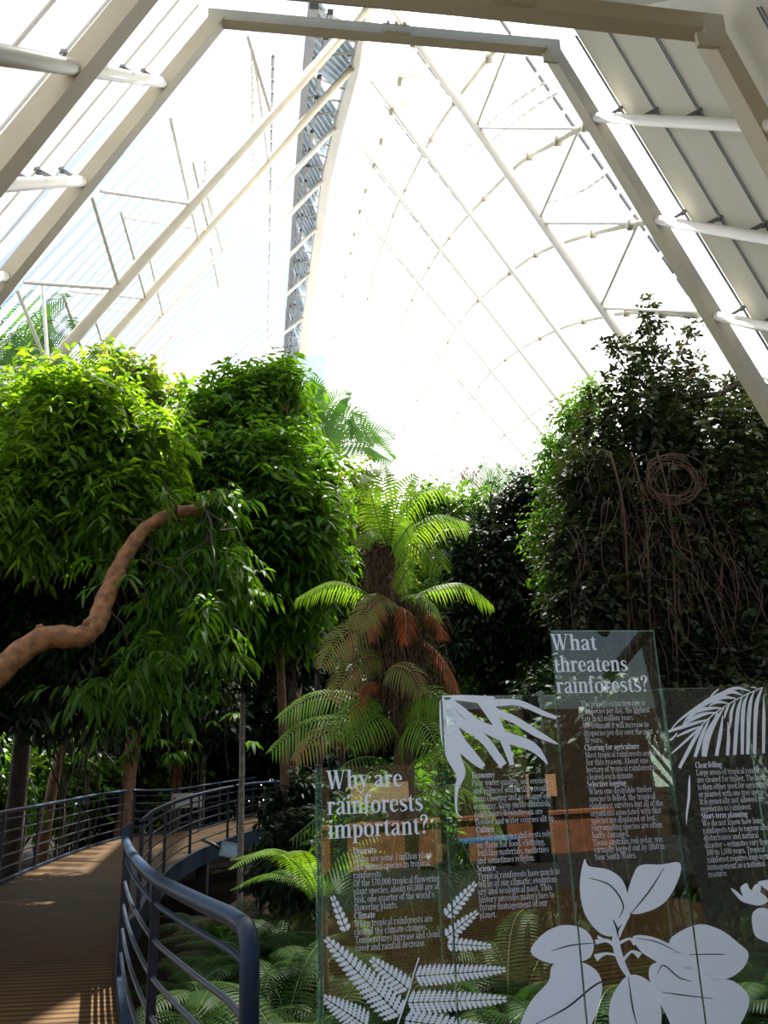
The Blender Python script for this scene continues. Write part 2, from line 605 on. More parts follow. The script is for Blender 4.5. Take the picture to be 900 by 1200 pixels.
for fr, w, nm in ((A, .12, 'far'), (B, .12, 'near')):
    mid = 'second, farther' if fr is A else 'first, nearer'
    mb = MB(); mb.beam(fr['tl'] - UR * .1, fr['tr'] + UR * .1, .11, w, (0, 0, 1))
    for f in (.52,) if fr is A else (.32, .62):   # bolted splice plates
        c = fr['tl'].lerp(fr['tr'], f) - UF * .062
        mb.box(c, UR * .13, UF * .012, Vector((0, 0, w * .42)))
        for i in (-1, 0, 1):
            for j in (-1, 1):
                mb.box(c - UF * .02 + UR * (i * .08) + Vector((0, 0, j * .045)), UR * .014, UF * .012, Vector((0, 0, .014)))
    struct(mb, 'roof_beam', M['cream_steel'], f'level cream steel beam across the top of the {mid} porch frame', 'beam')
    mb = MB(); mb.beam(fr['tl'], fr['lb'], .13, .12, UR)
    struct(mb, 'roof_beam', M['cream_steel'], f'sloping cream steel leg on the left of the {mid} porch frame', 'beam')
    mb = MB(); mb.beam(fr['tr'], fr['rb'], .13, .12, UR)
    c = fr['tr'].lerp(fr['rb'], .012) - UF * .075
    mb.box(c + Vector((-.07, 0, -.10)), UR * .07, UF * .014, Vector((0, 0, .05)))
    struct(mb, 'roof_beam', M['cream_steel'], f'sloping grey steel leg on the right of the {mid} porch frame', 'beam')


def surf(a0, a1, b0, b1):
    """bilinear patch: s runs a0->a1 (down a leg), t runs from frame A to frame B"""
    return lambda s, t: (a0 + (a1 - a0) * s).lerp(b0 + (b1 - b0) * s, t)


nR = Vector((.84, -.12, .5)); nL = Vector((-.84, -.25, .5)); nT = Vector((0, -.6, .75))
OFF = .22
SR = surf(A['tr'] + nR * OFF, A['rb'] + nR * OFF, B['tr'] + nR * OFF, B['rb'] + nR * OFF)
SL = surf(A['tl'] + nL * OFF, A['lb'] + nL * OFF, B['tl'] + nL * OFF, B['lb'] + nL * OFF)
ST = surf(A['tl'] + nT * OFF, A['tr'] + nT * OFF, B['tl'] + nT * OFF, B['tr'] + nT * OFF)


def strips(fn, t0s, name, mat, label, cat, group, t1=1.95, thick=.03, nrm=None, s0=-.03, s1=1.0):
    """sheets between seam lines, each sheet a slab of its own with a thin open joint"""
    for a, b_ in zip(t0s, t0s[1:]):
        mb = MB()
        e = -.002
        n_ = 6
        for i in range(n_):
            sa, sb = s0 + (s1 - s0) * i / n_, s0 + (s1 - s0) * (i + 1) / n_
            q = [fn(sa, a + e), fn(sb, a + e), fn(sb, b_ - e), fn(sa, b_ - e)]
            mb.poly(q)
        struct(mb, name, mat, label, cat, group)


RT = [.10, .36, .62, .90, 1.10, 1.4, 1.62, 1.8]
strips(SR, RT, 'wall_panel', M['cladding'], 'tall cream ribbed sheet lining the right slope of the porch', 'wall panel', 'cream sheets on the right porch slope')
strips(SL, [.05, .33, .6, .88, 1.15, 1.45, 1.75, 2.0], 'wall_panel', M['porch_sheet'], 'sunlit milky sheet lining the left slope of the porch', 'wall panel', 'milky sheets on the left porch slope')
strips(ST, [.06, .36, .66, 1.0, 1.3, 1.5], 'ceiling_panel', M['soffit2'], 'grey green sheet under the top of the porch', 'ceiling panel', 'grey green sheets of the porch ceiling', s0=-.02, s1=1.02)
# seam cover strips
for fn, ts, mat, lab, grp, nn in ((SR, RT[:-2], 'grey_steel', 'thin dark seam strip between cream porch sheets', 'seam strips on the right porch slope', nR),
                                  (SL, [.05, .33, .6, .88, 1.15], 'white_steel', 'thin pale seam strip between milky porch sheets', 'seam strips on the left porch slope', nL)):
    for tt in ts:
        mb = MB()
        for dt in (-.006, .006):
            mb.beam(fn(0, tt + dt) - nn * .02, fn(1, tt + dt) - nn * .02, .007, .010, nn)
        struct(mb, 'seam_strip', M[mat], lab, 'seam strip', grp)
for tt in (.06, .36, .66, 1.0):
    mb = MB(); mb.beam(ST(0, tt) - nT * .02, ST(1, tt) - nT * .02, .014, .016, nT)
    struct(mb, 'seam_strip', M['grey_steel'], 'thin seam strip between grey green ceiling sheets', 'seam strip', 'seam strips of the porch ceiling')


def seg_s(fr, side, px, py, plane):
    """where along a leg a pixel lies"""
    p = on_plane(px, py, plane, UF)
    a, b_ = (fr['tr'], fr['rb']) if side == 'r' else (fr['tl'], fr['lb'])
    return (p.z - a.z) / (b_.z - a.z)


# tube purlins between the two porch frames, with the clips that hold the sheets
purl = [('r', (706, 140), (866, 148)), ('r', (781, 260), (905, 291)), ('r', (845, 372), (960, 412)),
        ('l', (186, 98), (69, 80)), ('l', (88, 213), (-30, 220)), ('l', (10, 325), (-110, 350))]
for i, (sd, pa, pb) in enumerate(purl):
    sa, sb = seg_s(A, sd, *pa, FA), seg_s(B, sd, *pb, FB)
    a0, a1 = (A['tr'], A['rb']) if sd == 'r' else (A['tl'], A['lb'])
    b0, b1 = (B['tr'], B['rb']) if sd == 'r' else (B['tl'], B['lb'])
    pA, pB = a0.lerp(a1, sa), b0.lerp(b1, sb)
    nn = nR if sd == 'r' else nL
    fn = SR if sd == 'r' else SL
    pA, pB = pA + nn * .02, pB + nn * .02
    where = 'right' if sd == 'r' else 'left'
    nth = ('top', 'second', 'third')[i % 3]
    t = empty('purlin_tube', pA, f'{nth} white tube purlin down the {where} slope of the porch, with sheet clips', 'purlin')
    t['kind'] = 'structure'
    mb = MB(); mb.tube([pA, pB, pB + (pB - pA) * .9], .043, 10)
    mb.build('tube', M['white_steel'], t, True)
    for tt in ((.10, .36, .62, .90) if sd == 'r' else (.05, .33, .6, .88)):
        mb = MB()
        c = pA.lerp(pB, tt)
        top = fn(sa + (sb - sa) * tt, tt)
        mb.beam(c, top, .014, .03, UR)
        mb.box(top - nn * .03, UR * .018, UF * .03, Vector((0, 0, .012)))
        mb.build('clip', M['drystalk'] if False else M['grey_steel'], t)

# ================================================================== MAIN ROOF
TL = [(430, 9, 30, 460), (412, 80, 90, 440), (392, 150, 117, 450), (377, 212, 172, 427), (370, 268, 192, 450), (362, 321, 225, 450), (355, 373, 252, 455), (350, 420, 285, 470)]
RR = [(457, 2, 740, 410), (436, 94, 720, 479), (419, 165, 650, 463), (405, 224, 637, 510), (396, 277, 596, 513), (388, 330, 588, 550), (380, 380, 560, 569), (373, 425, 530, 582)]
DD = [11.5, 15.5, 19.8, 24.5, 29.5, 35, 41, 47]


def plane_pt(P, u, px, py):
    nrm = Vector((u.y, -u.x, 0))
    return on_plane(px, py, P, nrm)


def to_z(P, Q, z):
    return P + (Q - P) * ((z - P.z) / (Q.z - P.z))


rl, rr = [], []      # (ridge point, foot point)
for (x, y, qx, qy), D in zip(TL, DD):
    P = at_D(x, y, D)
    a = math.radians(8.4)
    rl.append([P, to_z(P, plane_pt(P, UR, qx, qy), GZ)])
for (x, y, qx, qy), D in zip(RR, DD):
    P = at_D(x, y, D)
    rr.append([P, to_z(P, plane_pt(P, UR, qx, qy), GZ)])
# one more pair towards the porch
rl.insert(0, [rl[0][0] * 2 - rl[1][0], rl[0][1] * 2 - rl[1][1]])
rr.insert(0, [rr[0][0] * 2 - rr[1][0], rr[0][1] * 2 - rr[1][1]])
rl[0][1].z = rr[0][1].z = GZ
NTH = ['', 'first', 'second', 'third', 'fourth', 'fifth', 'sixth', 'seventh', 'eighth']


def outward(side, k):
    a, b_ = (rl if side == 'l' else rr)[k]
    d_ = (b_ - a).normalized()
    n_ = d_.cross(UF).normalized()
    if n_.z < 0: n_ = -n_
    return n_


OL, OR = 1.15, .75
outl = [[p + outward('l', k) * OL for p in rl[k]] for k in range(len(rl))]
outr = [[p + outward('r', k) * OR for p in rr[k]] for k in range(len(rr))]
for k in range(1, len(rl)):
    r_ = .085 if k < 3 else .075
    mb = MB(); mb.tube([rl[k][0], rl[k][1]], r_, 10)
    tag(mb.build('roof_rafter', M['cream_steel' if k < 3 else 'white_steel'], smooth=True), f'{NTH[k]} long tube rafter down the left roof slope, counted from the porch', 'rafter', None, 'structure')
    mb = MB(); mb.tube([rr[k][0], rr[k][1]], .085 if k < 2 else .06, 10)
    tag(mb.build('roof_rafter', M['grey_steel' if k == 1 else 'white_steel'] if False else M['white_steel'], smooth=True), f'{NTH[k]} long tube rafter down the right roof slope, counted from the porch', 'rafter', None, 'structure')

# ridge beam between the two slopes
mb = MB()
for k in range(len(rl) - 1):
    for i in range(1):
        a, b_ = rl[k][0], rl[k + 1][0]
        c, d_ = a.lerp(rr[k][0], .36), b_.lerp(rr[k + 1][0], .36)
        up = Vector((0, 0, .35))
        mb.poly([a, b_, d_, c]); mb.poly([a + up, c + up, d_ + up, b_ + up])
        mb.poly([a, a + up, b_ + up, b_]); mb.poly([c, d_, d_ + up, c + up])
struct(mb, 'ridge_beam', M['white_steel'], 'broad cream ridge beam where the two roof slopes meet', 'ridge beam')
for k in range(1, len(rl) - 1):
    for f in (.0, .5):
        p = rr[k][0].lerp(rr[k + 1][0], f) + (rr[k][1] - rr[k][0]).normalized() * (.9) - outward('r', k) * .05
        mb = MB()
        mb.box(p, UF * .12, UR * .04, Vector((0, 0, .06)))
        mb.beam(p, p + outward('r', k) * .5, .03, .03, UF)
        struct(mb, 'ridge_bracket', M['cream_steel'], 'small steel bracket on the right slope just below the ridge', 'bracket', 'brackets below the ridge')

# upper limit of the left sheets: open louvred strip beside the ridge
upl = []
for k in range(len(rl)):
    a, b_ = outl[k]
    best = None
    for i in range(400):
        p = a.lerp(b_, i / 400)
        if (p - CAM).dot(FWD) < .5: continue
        x, y = proj(p)
        lim = 349 - (y - 50) * 19 / 375
        if x <= lim:
            best = i / 400
            break
    upl.append(best if best is not None else .05)
upl[0] = upl[1]
U = [outl[k][0].lerp(outl[k][1], upl[k]) for k in range(len(rl))]

# left sheets with open joints between them
for k in range(len(rl) - 1):
    mb = MB()
    ns = 5
    for j in range(ns):
        e = .036
        f0, f1 = j / ns + e, (j + 1) / ns - e
        q = [U[k].lerp(U[k + 1], f0), outl[k][1].lerp(outl[k + 1][1], f0), outl[k][1].lerp(outl[k + 1][1], f1), U[k].lerp(U[k + 1], f1)]
        mb.poly(q)
    struct(mb, 'roof_glazing', M['glazing'], 'bay of milky roof sheets on the left slope', 'roof glazing', 'bays of milky sheets on the left slope')
# right sheets
for k in range(len(rr) - 1):
    mb = MB()
    mb.poly([outr[k][0], outr[k + 1][0], outr[k + 1][1], outr[k][1]])
    struct(mb, 'roof_glazing', M['glazing'], 'bay of milky roof sheets on the right slope', 'roof glazing', 'bays of milky sheets on the right slope')
    if k >= 0:
        mb = MB()
        a, b_ = outr[k][0].lerp(outr[k + 1][0], .5), outr[k][1].lerp(outr[k + 1][1], .5)
        nn = outward('r', k) * .1
        for i in range(44):
            p, q = a.lerp(b_, i / 44) - nn, a.lerp(b_, (i + .78) / 44) - nn
            mb.beam(p, q, .045, .03, nn)
        struct(mb, 'glazing_bar', M['grey_steel'], 'slim dark bar between two right roof rafters, broken by pale clips', 'glazing bar', 'dark bars of the right roof slope')

# louvred strip beside the ridge
for k in range(1, len(rl) - 1):
    mb = MB()
    c0, c1 = U[k] - outward('l', k) * .3, U[k + 1] - outward('l', k) * .3
    nb = 11
    for i in range(nb):
        f = i / nb
        p = c0.lerp(c1, f)
        g_ = f + .85
        ra = rl[k][0] + Vector((0, 0, .3)); rb_ = rl[k + 1][0] + Vector((0, 0, .3))
        q = ra + (rb_ - ra) * g_
        tw = Matrix.Rotation(random.uniform(-.35, .35), 3, (q - p).normalized())
        mb.beam(p, q, .20 if i % 3 else .08, .02, tw @ Vector((0, -.35, .9)))
    struct(mb, 'ridge_louvre', M['louvre'], 'bank of slanted blue grey louvre blades beside the ridge', 'louvre', 'louvre banks beside the ridge')
    mb = MB()
    for i in range(3):
        a, b_ = c0.lerp(c1, i / 3), c0.lerp(c1, (i + 1) / 3)
        mb.beam(a, b_, .16, .38, (0, 0, 1))
        mb.beam(a.lerp(b_, .15) + Vector((.3, 0, -.25)), a.lerp(b_, .8) + Vector((.3, 0, -.25)), .1, .1)
    struct(mb, 'louvre_sill', M['dark_steel'], 'dark grey sill beam below a bank of louvre blades', 'sill beam', 'sill beams below the louvre banks')
    for f in (.12, .5, .88):
        mb = MB()
        a = c0.lerp(c1, f); b_ = rl[k][0].lerp(rl[k + 1][0], f * .5 + .3) + Vector((0, 0, .1))
        mb.tube([a, b_], .032, 6)
        struct(mb, 'louvre_strut', M['white_steel'], 'thin pale strut across the louvre strip', 'strut', 'struts of the louvre strip')


def bvh(rows):
    vs, fs = [], []
    for a, b_ in rows: vs += [a, b_]
    for k in range(len(rows) - 1): fs.append((2 * k, 2 * k + 2, 2 * k + 3, 2 * k + 1))
    return BVHTree.FromPolygons([tuple(v) for v in vs], fs)


def ext(rows):
    out_ = []
    for a, b_ in rows: out_.append((a + (a - b_) * .1, b_ + (b_ - a) * .2))
    return out_


BR, BL = bvh(ext([[p - outward('r', k) * .12 for p in r_] for k, r_ in enumerate(outr)])), bvh(ext([[p - outward('l', k) * .15 for p in r_] for k, r_ in enumerate(outl)]))


def hit(tree, px, py):
    h = tree.ray_cast(CAM, ray(px, py))
    return h[0]


# curved purlins of the right slope
ARCS = [[(503, 547), (529, 496), (553, 463), (581, 431), (619, 404), (665, 382), (723, 368), (756, 366), (818, 370)],
        [(466, 528), (480, 487), (496, 455), (540, 376), (571, 343), (610, 310), (637, 294), (668, 282), (710, 270), (753, 261), (778, 261)],
        [(437, 492), (452, 426), (476, 367), (496, 325), (518, 290), (549, 252), (607, 193), (642, 172), (678, 152), (700, 142)],
        [(431, 350), (437, 323), (461, 252), (475, 222), (505, 163), (533, 120), (573, 68), (590, 48)],
        [(567, 536), (591, 510), (621, 488), (646, 470), (690, 452), (740, 440)]]
DASH = [[(520, 207), (570, 148), (600, 122), (641, 95)], [(515, 245), (560, 180), (620, 130), (655, 108)], [(640, 238), (680, 225), (710, 205)], [(455, 190), (470, 150), (488, 112)]]
AN = ['lowest full', 'second lowest', 'middle', 'topmost', 'short bottom']
for i, a in enumerate(ARCS):
    pts = [hit(BR, *p) for p in smooth_pts(a, 3)]
    pts = [p for p in pts if p is not None]
    if len(pts) < 2: print('ARC MISS', i); continue
    mb = MB(); mb.tube(pts, .04, 7)
    for p in pts[::3]:
        mb.box(p, (.055, 0, 0), (0, .055, 0), (0, 0, .055))
    tag(mb.build('curved_purlin', M['cream_steel'], smooth=True), f'{AN[i]} pale curved purlin sweeping across the right roof slope', 'purlin', None, 'structure')
for i, a in enumerate(DASH):
    pts = [hit(BR, *p) for p in smooth_pts(a, 4)]
    pts = [p for p in pts if p is not None]
    mb = MB()
    for p, q in list(zip(pts, pts[1:])): mb.tube([p, p.lerp(q, .7)], .022, 5)
    if mb.v: struct(mb, 'tie_rod', M['white_steel'], 'thin broken pale tie rod high on the right roof slope', 'tie rod', 'tie rods of the right slope')


def seg2(px, k, side, py=None):
    """point on rafter k nearest to a pixel's column/row"""
    a, b_ = (rl if side == 'l' else rr)[k]
    best, bp_ = 1e9, None
    for i in range(500):
        p = a.lerp(b_, i / 500)
        if (p - CAM).dot(FWD) < .3: continue
        x, y = proj(p)
        dd = (x - px) ** 2 + (y - py) ** 2
        if dd < best: best, bp_ = dd, p
    return bp_


# bracing struts from rafters out to the sheets
ST_L = [((220, 233), 1, (118, 224)), ((133, 332), 1, (108, 232)), ((132, 334), 1, (28, 331)), ((50, 424), 1, (20, 340)), ((50, 423), 1, (50, 334)), ((50, 430), 1, (-20, 430)), ((310, 128), 1, (290, 42)),
        ((238, 265), 2, (147, 255)), ((238, 263), 2, (226, 190)), ((165, 346), 2, (142, 250)), ((165, 345), 2, (83, 341)), ((310, 185), 2, (297, 60)), ((93, 420), 2, (74, 345)), ((222, 272), 2, (200, 140)),
        ((247, 300), 3, (180, 285)), ((187, 366), 3, (172, 290)), ((187, 367), 3, (120, 360)), ((255, 290), 3, (238, 210)), ((333, 205), 3, (305, 90)), ((262, 285), 4, (228, 240)), ((203, 394), 4, (160, 385)), ((125, 432), 3, (110, 370)),
        ((255, 337), 4, (247, 290)), ((305, 290), 4, (293, 190))]
for q, k, o_ in ST_L:
    a, b_ = seg2(q[0], k, 'l', q[1]), hit(BL, *o_)
    if a is None or b_ is None or (a - b_).length > 6: continue
    mb = MB(); mb.tube([a, b_], .028 if k < 3 else .032, 7)
    struct(mb, 'roof_strut', M['white_steel'], 'thin white strut bracing a left roof rafter to the sheeting', 'strut', 'struts of the left roof slope')
ST_R = [((563, 149), 1, (677, 151)), ((563, 146), 1, (592, 63)), ((640, 250), 1, (678, 153)), ((641, 259), 1, (756, 262)), ((705, 357), 1, (747, 264)), ((706, 360), 1, (816, 366))]
for q, k, o_ in ST_R:
    a, b_ = seg2(q[0], k, 'r', q[1]), hit(BR, *o_)
    if a is None or b_ is None: print('MISS R', q); continue
    if (a - b_).length > 6: print('LONG', q, (a - b_).length); continue
    mb = MB(); mb.tube([a, b_], .024, 7)
    struct(mb, 'roof_strut', M['white_steel'], 'thin cream strut bracing the first right roof rafter', 'strut', 'struts of the right roof slope')
# vertical hanging rods seen against the left sheets
for x0, y0, x1, y1 in ((296, 60, 298, 420), (320, 66, 313, 415), (240, 190, 262, 410)):
    pts = [hit(BL, x0 + (x1 - x0) * i / 24, y0 + (y1 - y0) * i / 24) for i in range(25)]
    pts = [p for p in pts if p is not None]
    mb = MB()
    for a, b_ in zip(pts, pts[1:]): mb.tube([a, a.lerp(b_, .75)], .035, 5)
    if mb.v: struct(mb, 'tie_rod', M['grey_steel'] if x0 == 320 else M['white_steel'], 'thin broken rod crossing the left roof sheets', 'tie rod', 'rods of the left slope')
# sheets closing the gap between ridge beam and right slope
for k in range(len(rr) - 1):
    mb = MB()
    a, b_ = rl[k][0].lerp(rr[k][0], .36), rl[k + 1][0].lerp(rr[k + 1][0], .36)
    mb.poly([a + Vector((0, 0, .36)), outr[k][0], outr[k + 1][0], b_ + Vector((0, 0, .36))])
    struct(mb, 'roof_glazing', M['glazing'], 'narrow milky sheet between the ridge beam and the right roof slope', 'roof glazing', 'narrow sheets beside the ridge')

# entrance court behind the viewer, seen mirrored in the glass panels
mb = MB(); mb.box((1.5, -8.1, .8), (10.5, 0, 0), (0, .1, 0), (0, 0, 1.85))
struct(mb, 'wall_back', pbr('dark_timber_wall', (.10, .06, .035), .7, noise=.5, nscale=2), 'dark timber wall behind the entrance, mirrored in the glass panels', 'wall')
mb = MB(); mb.box((-9.1, -3, .8), (0, 5.2, 0), (.1, 0, 0), (0, 0, 1.85))
struct(mb, 'wall_left', pbr('court_wall', (.16, .12, .08), .8, noise=.4, nscale=2), 'plain brown side wall of the entrance court', 'wall')
mb = MB(); mb.box((5, -6.6, .33), (4.2, 0, 0), (0, .14, 0), (0, 0, .33))
mb.box((5, -6.6, .69), (4.25, 0, 0), (0, .18, 0), (0, 0, .03))
tag(mb.build('brick_wall', pbr('terracotta_brick', (.50, .20, .09), .8, noise=.35, nscale=5)), 'low terracotta brick wall mirrored in the two left glass panels', 'low wall', kind='structure')
for x in (3.35, 5.25, 7.0):
    mb = MB(); mb.box((x, -5.6, 1.8), (.10, 0, 0), (0, .10, 0), (0, 0, 1.8)); mb.box((x, -5.6, .06), (.16, 0, 0), (0, .16, 0), (0, 0, .06))
    tag(mb.build('court_pillar', M['black']), 'dark square pillar mirrored in the glass panels', 'pillar', 'dark pillars of the entrance court', 'structure')
for x, z, w_, h_, lab in ((4.65, 1.17, .55, .17, 'long straw-coloured notice board mirrored behind the first glass panel heading'), (8.0, 1.16, .34, .20, 'small orange board standing for a lit window pane, mirrored in the second glass panel')):
    t = empty('notice_board', (x, -6.95, 0), lab, 'notice board')
    mb = MB(); mb.box((x, -6.95, z), (w_, 0, 0), (0, .02, 0), (0, 0, h_))
    mb.build('board_face', pbr('straw_board' if x < 5 else 'lit_pane_orange', (.75, .60, .33) if x < 5 else (.90, .52, .26), .6), t)  # orange one: a window pane's light put into the board colour
    for s_ in (-1, 1):
        mb = MB(); mb.box((x + s_ * w_ * .9, -6.99, z / 2), (.025, 0, 0), (0, .02, 0), (0, 0, z / 2)); mb.build('leg', M['black'], t)
t = empty('blue_bench', (5.9, -5.6, 0), 'blue slatted bench mirrored at the joint of the two left glass panels', 'bench')
mb = MB()
for i in range(4): mb.box((5.9, -5.75 + i * .11, .42), (.55, 0, 0), (0, .045, 0), (0, 0, .02))
mb.build('seat', pbr('blue_paint', (.10, .30, .65), .4), t)
for s_ in (-1, 1):
    mb = MB(); mb.box((5.9 + s_ * .45, -5.58, .2), (.03, 0, 0), (0, .18, 0), (0, 0, .2)); mb.build('leg', M['black'], t)

# closing sheets at the far low end of the glasshouse
E_ = at_D(330, 900, 76); E_.z = GZ
for side, rows in (('left', outl), ('right', outr)):
    mb = MB()
    a, b_ = rows[-1]
    mb.poly([a, b_, E_])
    struct(mb, 'roof_glazing', M['glazing'], f'triangular {side} sheet closing the far low end of the glasshouse', 'roof glazing')
# ================================================================== PLANTS
def V3(a): return np.array(a, float)


def leafcloud(Pb, D, U, Ln, Wd, bend):
    """six-cornered leaves: base points, directions, blade 'up', lengths, widths, sag"""
    n = len(Pb)
    D = D / np.linalg.norm(D, axis=1, keepdims=True)
    S = np.cross(D, U)
    S /= (np.linalg.norm(S, axis=1, keepdims=True) + 1e-9)
    Nn = np.cross(S, D)
    T = [(0, 0), (.35, -.5), (.35, .5), (.72, -.36), (.72, .36), (1, 0)]
    V = np.zeros((n, 6, 3))
    for i, (t, s) in enumerate(T):
        V[:, i] = Pb + D * (Ln * t)[:, None] + S * (Wd * s)[:, None] + Nn * (Wd * abs(s) * .35)[:, None]
        V[:, i, 2] -= bend * Ln * t * t
    b = (np.arange(n) * 6)[:, None]
    q = b + np.array([[1, 3, 4, 2]])
    t1 = b + np.array([[0, 1, 2]])
    t2 = b + np.array([[3, 5, 4]])
    return V.reshape(-1, 3), q, np.concatenate([t1, t2])


def rnd(n, s=1.): return RNG.normal(0, s, (n, 3))


def nrmz(a): return a / (np.linalg.norm(a, axis=1, keepdims=True) + 1e-9)


def crown_leaves(blobs, ntw, k, Ln, Wd, bend, tl=.45, up=.1, droop=.35, shell=.5, spread=.8):
    """blobs: (centre, radius, weight); leaves sit along ntw short twigs"""
    w = np.array([b[2] for b in blobs]); w = w / w.sum()
    which = RNG.choice(len(blobs), ntw, p=w)
    Cn = np.array([tuple(b[0]) for b in blobs])[which]
    Rr = np.array([b[1] for b in blobs])[which]
    dirs = nrmz(rnd(ntw))
    rad = Rr * (shell + (1 - shell) * RNG.random(ntw) ** .6)  * RNG.uniform(.75, 1.3, ntw)
    rad = np.maximum(.3 * Rr, rad - .42 * tl)
    P = Cn + dirs * rad[:, None] * np.array([1, 1, .9])
    td = nrmz(dirs * .8 + rnd(ntw, .45) + np.array([0, 0, up]))
    TL_ = tl * RNG.uniform(.6, 1.3, ntw)
    fr = (np.arange(k) + .5) / k
    PP = P[:, None, :] + td[:, None, :] * (TL_[:, None] * fr)[:, :, None]
    PP[:, :, 2] -= .35 * TL_[:, None] * fr ** 2
    side = nrmz(np.cross(td, np.array([0, 0, 1.])) + 1e-6)
    sg = np.where(np.arange(k) % 2 == 0, 1., -1.)
    LD = td[:, None, :] * .7 + side[:, None, :] * sg[None, :, None] * spread + RNG.normal(0, .3, (ntw, k, 3))
    LD[:, :, 2] -= droop
    U = np.array([0, 0, 1.]) + RNG.normal(0, .45, (ntw, k, 3))
    n = ntw * k
    ll = Ln * RNG.uniform(.65, 1.2, n)
    return leafcloud(PP.reshape(-1, 3), LD.reshape(-1, 3), U.reshape(-1, 3), ll, Wd * ll / Ln * RNG.uniform(.85, 1.15, n), bend)


def join(parts):
    Vs, Qs, Ts, b = [], [], [], 0
    for v, q, t in parts:
        Vs.append(v); Qs.append(q + b); Ts.append(t + b); b += len(v)
    return np.concatenate(Vs), np.concatenate(Qs), np.concatenate(Ts)


def pxblobs(lst, Y, dY=.6):
    """(px, py, radius px[, weight[, dY]]) -> solid round leaf masses standing at depth Y"""
    out_ = []
    for b in lst:
        yy = Y + (b[4] if len(b) > 4 else random.uniform(-dY, dY))
        c = at_Y(b[0], b[1], yy)
        r = b[2] * pxs(c)
        wgt = (b[3] if len(b) > 3 else 1) * b[2] ** 2
        out_.append((c, r, wgt))
    return out_


def bough(mb, p0, p1, r0, r1, wob=.25, n=6, sides=6, mi=0):
    p0, p1 = Vector(p0), Vector(p1)
    L_ = (p1 - p0).length
    pts = [p0]
    for i in range(1, n):
        f = i / n
        pts.append(p0.lerp(p1, f) + Vector((random.uniform(-1, 1), random.uniform(-1, 1), random.uniform(-.3, 1))) * wob * L_ * .25)
    pts.append(p1)
    sp = [Vector(p) for p in smooth_pts(pts, 3)]
    m_ = len(sp)
    mb.tube(sp, [r0 + (r1 - r0) * i / (m_ - 1) for i in range(m_)], sides, mi)


def tree(name, label, base, trunk, r0, blobs, ntw, k, Ln, Wd, leaf, bark, bend=.25, tl=.45, up=.1, droop=.35, cat='tree', group=None, shell=.5, spread=.8, nb=None, extra=None, fork=None):
    base = Vector(base)
    t = empty(name, base, label, cat, group)
    mb = MB()
    pts = [base - Vector((0, 0, .1))] + [Vector(p) for p in trunk]
    sp = [Vector(p) for p in smooth_pts(pts, 5)]
    m_ = len(sp)
    mb.tube(sp, [r0 * (1 - .5 * i / (m_ - 1)) for i in range(m_)], 9)
    mb.build('trunk', M[bark], t, True)
    mb = MB()
    top = sp[-1]
    fork_ = sp[int(m_ * .7)]
    bl = blobs if nb is None else sorted(blobs, key=lambda b: -b[2])[:nb]
    for c, r, _ in bl:
        st = fork_ if random.random() < .5 else top
        bough(mb, st, c + Vector((0, 0, r * .25)), r0 * .38, .012)
        for _ in range(2):
            e = c + Vector((random.uniform(-1, 1), random.uniform(-1, 1), random.uniform(-.6, .9))) * r * .85
            bough(mb, c.lerp(st, .25), e, .02, .006, .3, 4, 5)
    mb.build('branches', M[bark], t, True)
    parts = [crown_leaves(blobs, ntw, k, Ln, Wd, bend, tl, up, droop, shell, spread)]
    if extra: parts += extra
    v, q, tr = join(parts)
    np_mesh('crown', v, q, tr, [L[leaf]], t)
    return t


def gpt(px, Y, dx=0):
    """ground point under a picture column"""
    p = at_Y(px, 800, Y)
    return Vector((p.x + dx, Y, GZ))


# --- the bright broad crown on the left
b = pxblobs([(20, 510, 75), (85, 490, 70), (140, 530, 58), (60, 570, 70), (130, 585, 55), (15, 590, 60), (-70, 540, 100), (100, 468, 26, .7), (60, 478, 32, .8), (88, 440, 12, .5), (130, 448, 10, .5), (180, 505, 30, .7), (165, 570, 40)], 10.5)
tree('broadleaf_tree', 'broad tree with bright yellow green drooping leaves, filling the left edge', gpt(-90, 10.8), [gpt(-85, 10.8) + Vector((0, 0, 1.5)), at_Y(-60, 700, 10.7), at_Y(-20, 600, 10.6)], .16, b, 4200, 8, .18, .058, 'bright', 'bark', .3, .5, .15, .4)
# --- second crown, thin and yellowish, between the two big ones
b = pxblobs([(165, 455, 30), (200, 475, 28), (185, 520, 28), (150, 430, 24, .6), (205, 540, 24, .7), (120, 420, 18, .5)], 14)
tree('broadleaf_tree', 'thin yellowish tree on a slim pale ringed trunk, peeping between the two large left crowns', gpt(285, 16.6), [at_Y(284, 860, 16.6), at_Y(282, 740, 16.4), at_Y(245, 600, 15), at_Y(185, 520, 14)], .062, b, 420, 7, .19, .065, 'yellow', 'palebark', .25, .5, .2, .3, nb=5)
# --- the domed tree left of centre
b = pxblobs([(290, 500, 70), (312, 492, 42), (308, 550, 64), (250, 560, 55), (352, 610, 44), (300, 640, 75), (318, 447, 30), (275, 455, 26, .6), (235, 470, 22, .45), (340, 450, 18, .7), (366, 560, 32), (335, 690, 55), (280, 700, 55), (378, 650, 26), (222, 600, 35)], 12)
tree('broadleaf_tree', 'domed tree with glossy mid green leaves rising left of the ridge', gpt(335, 13.4), [gpt(335, 13.4) + Vector((0, 0, 2)), at_Y(325, 720, 12.8), at_Y(310, 600, 12.2)], .09, b, 4600, 8, .19, .062, 'mid', 'bark', .3, .5, .1, .4)
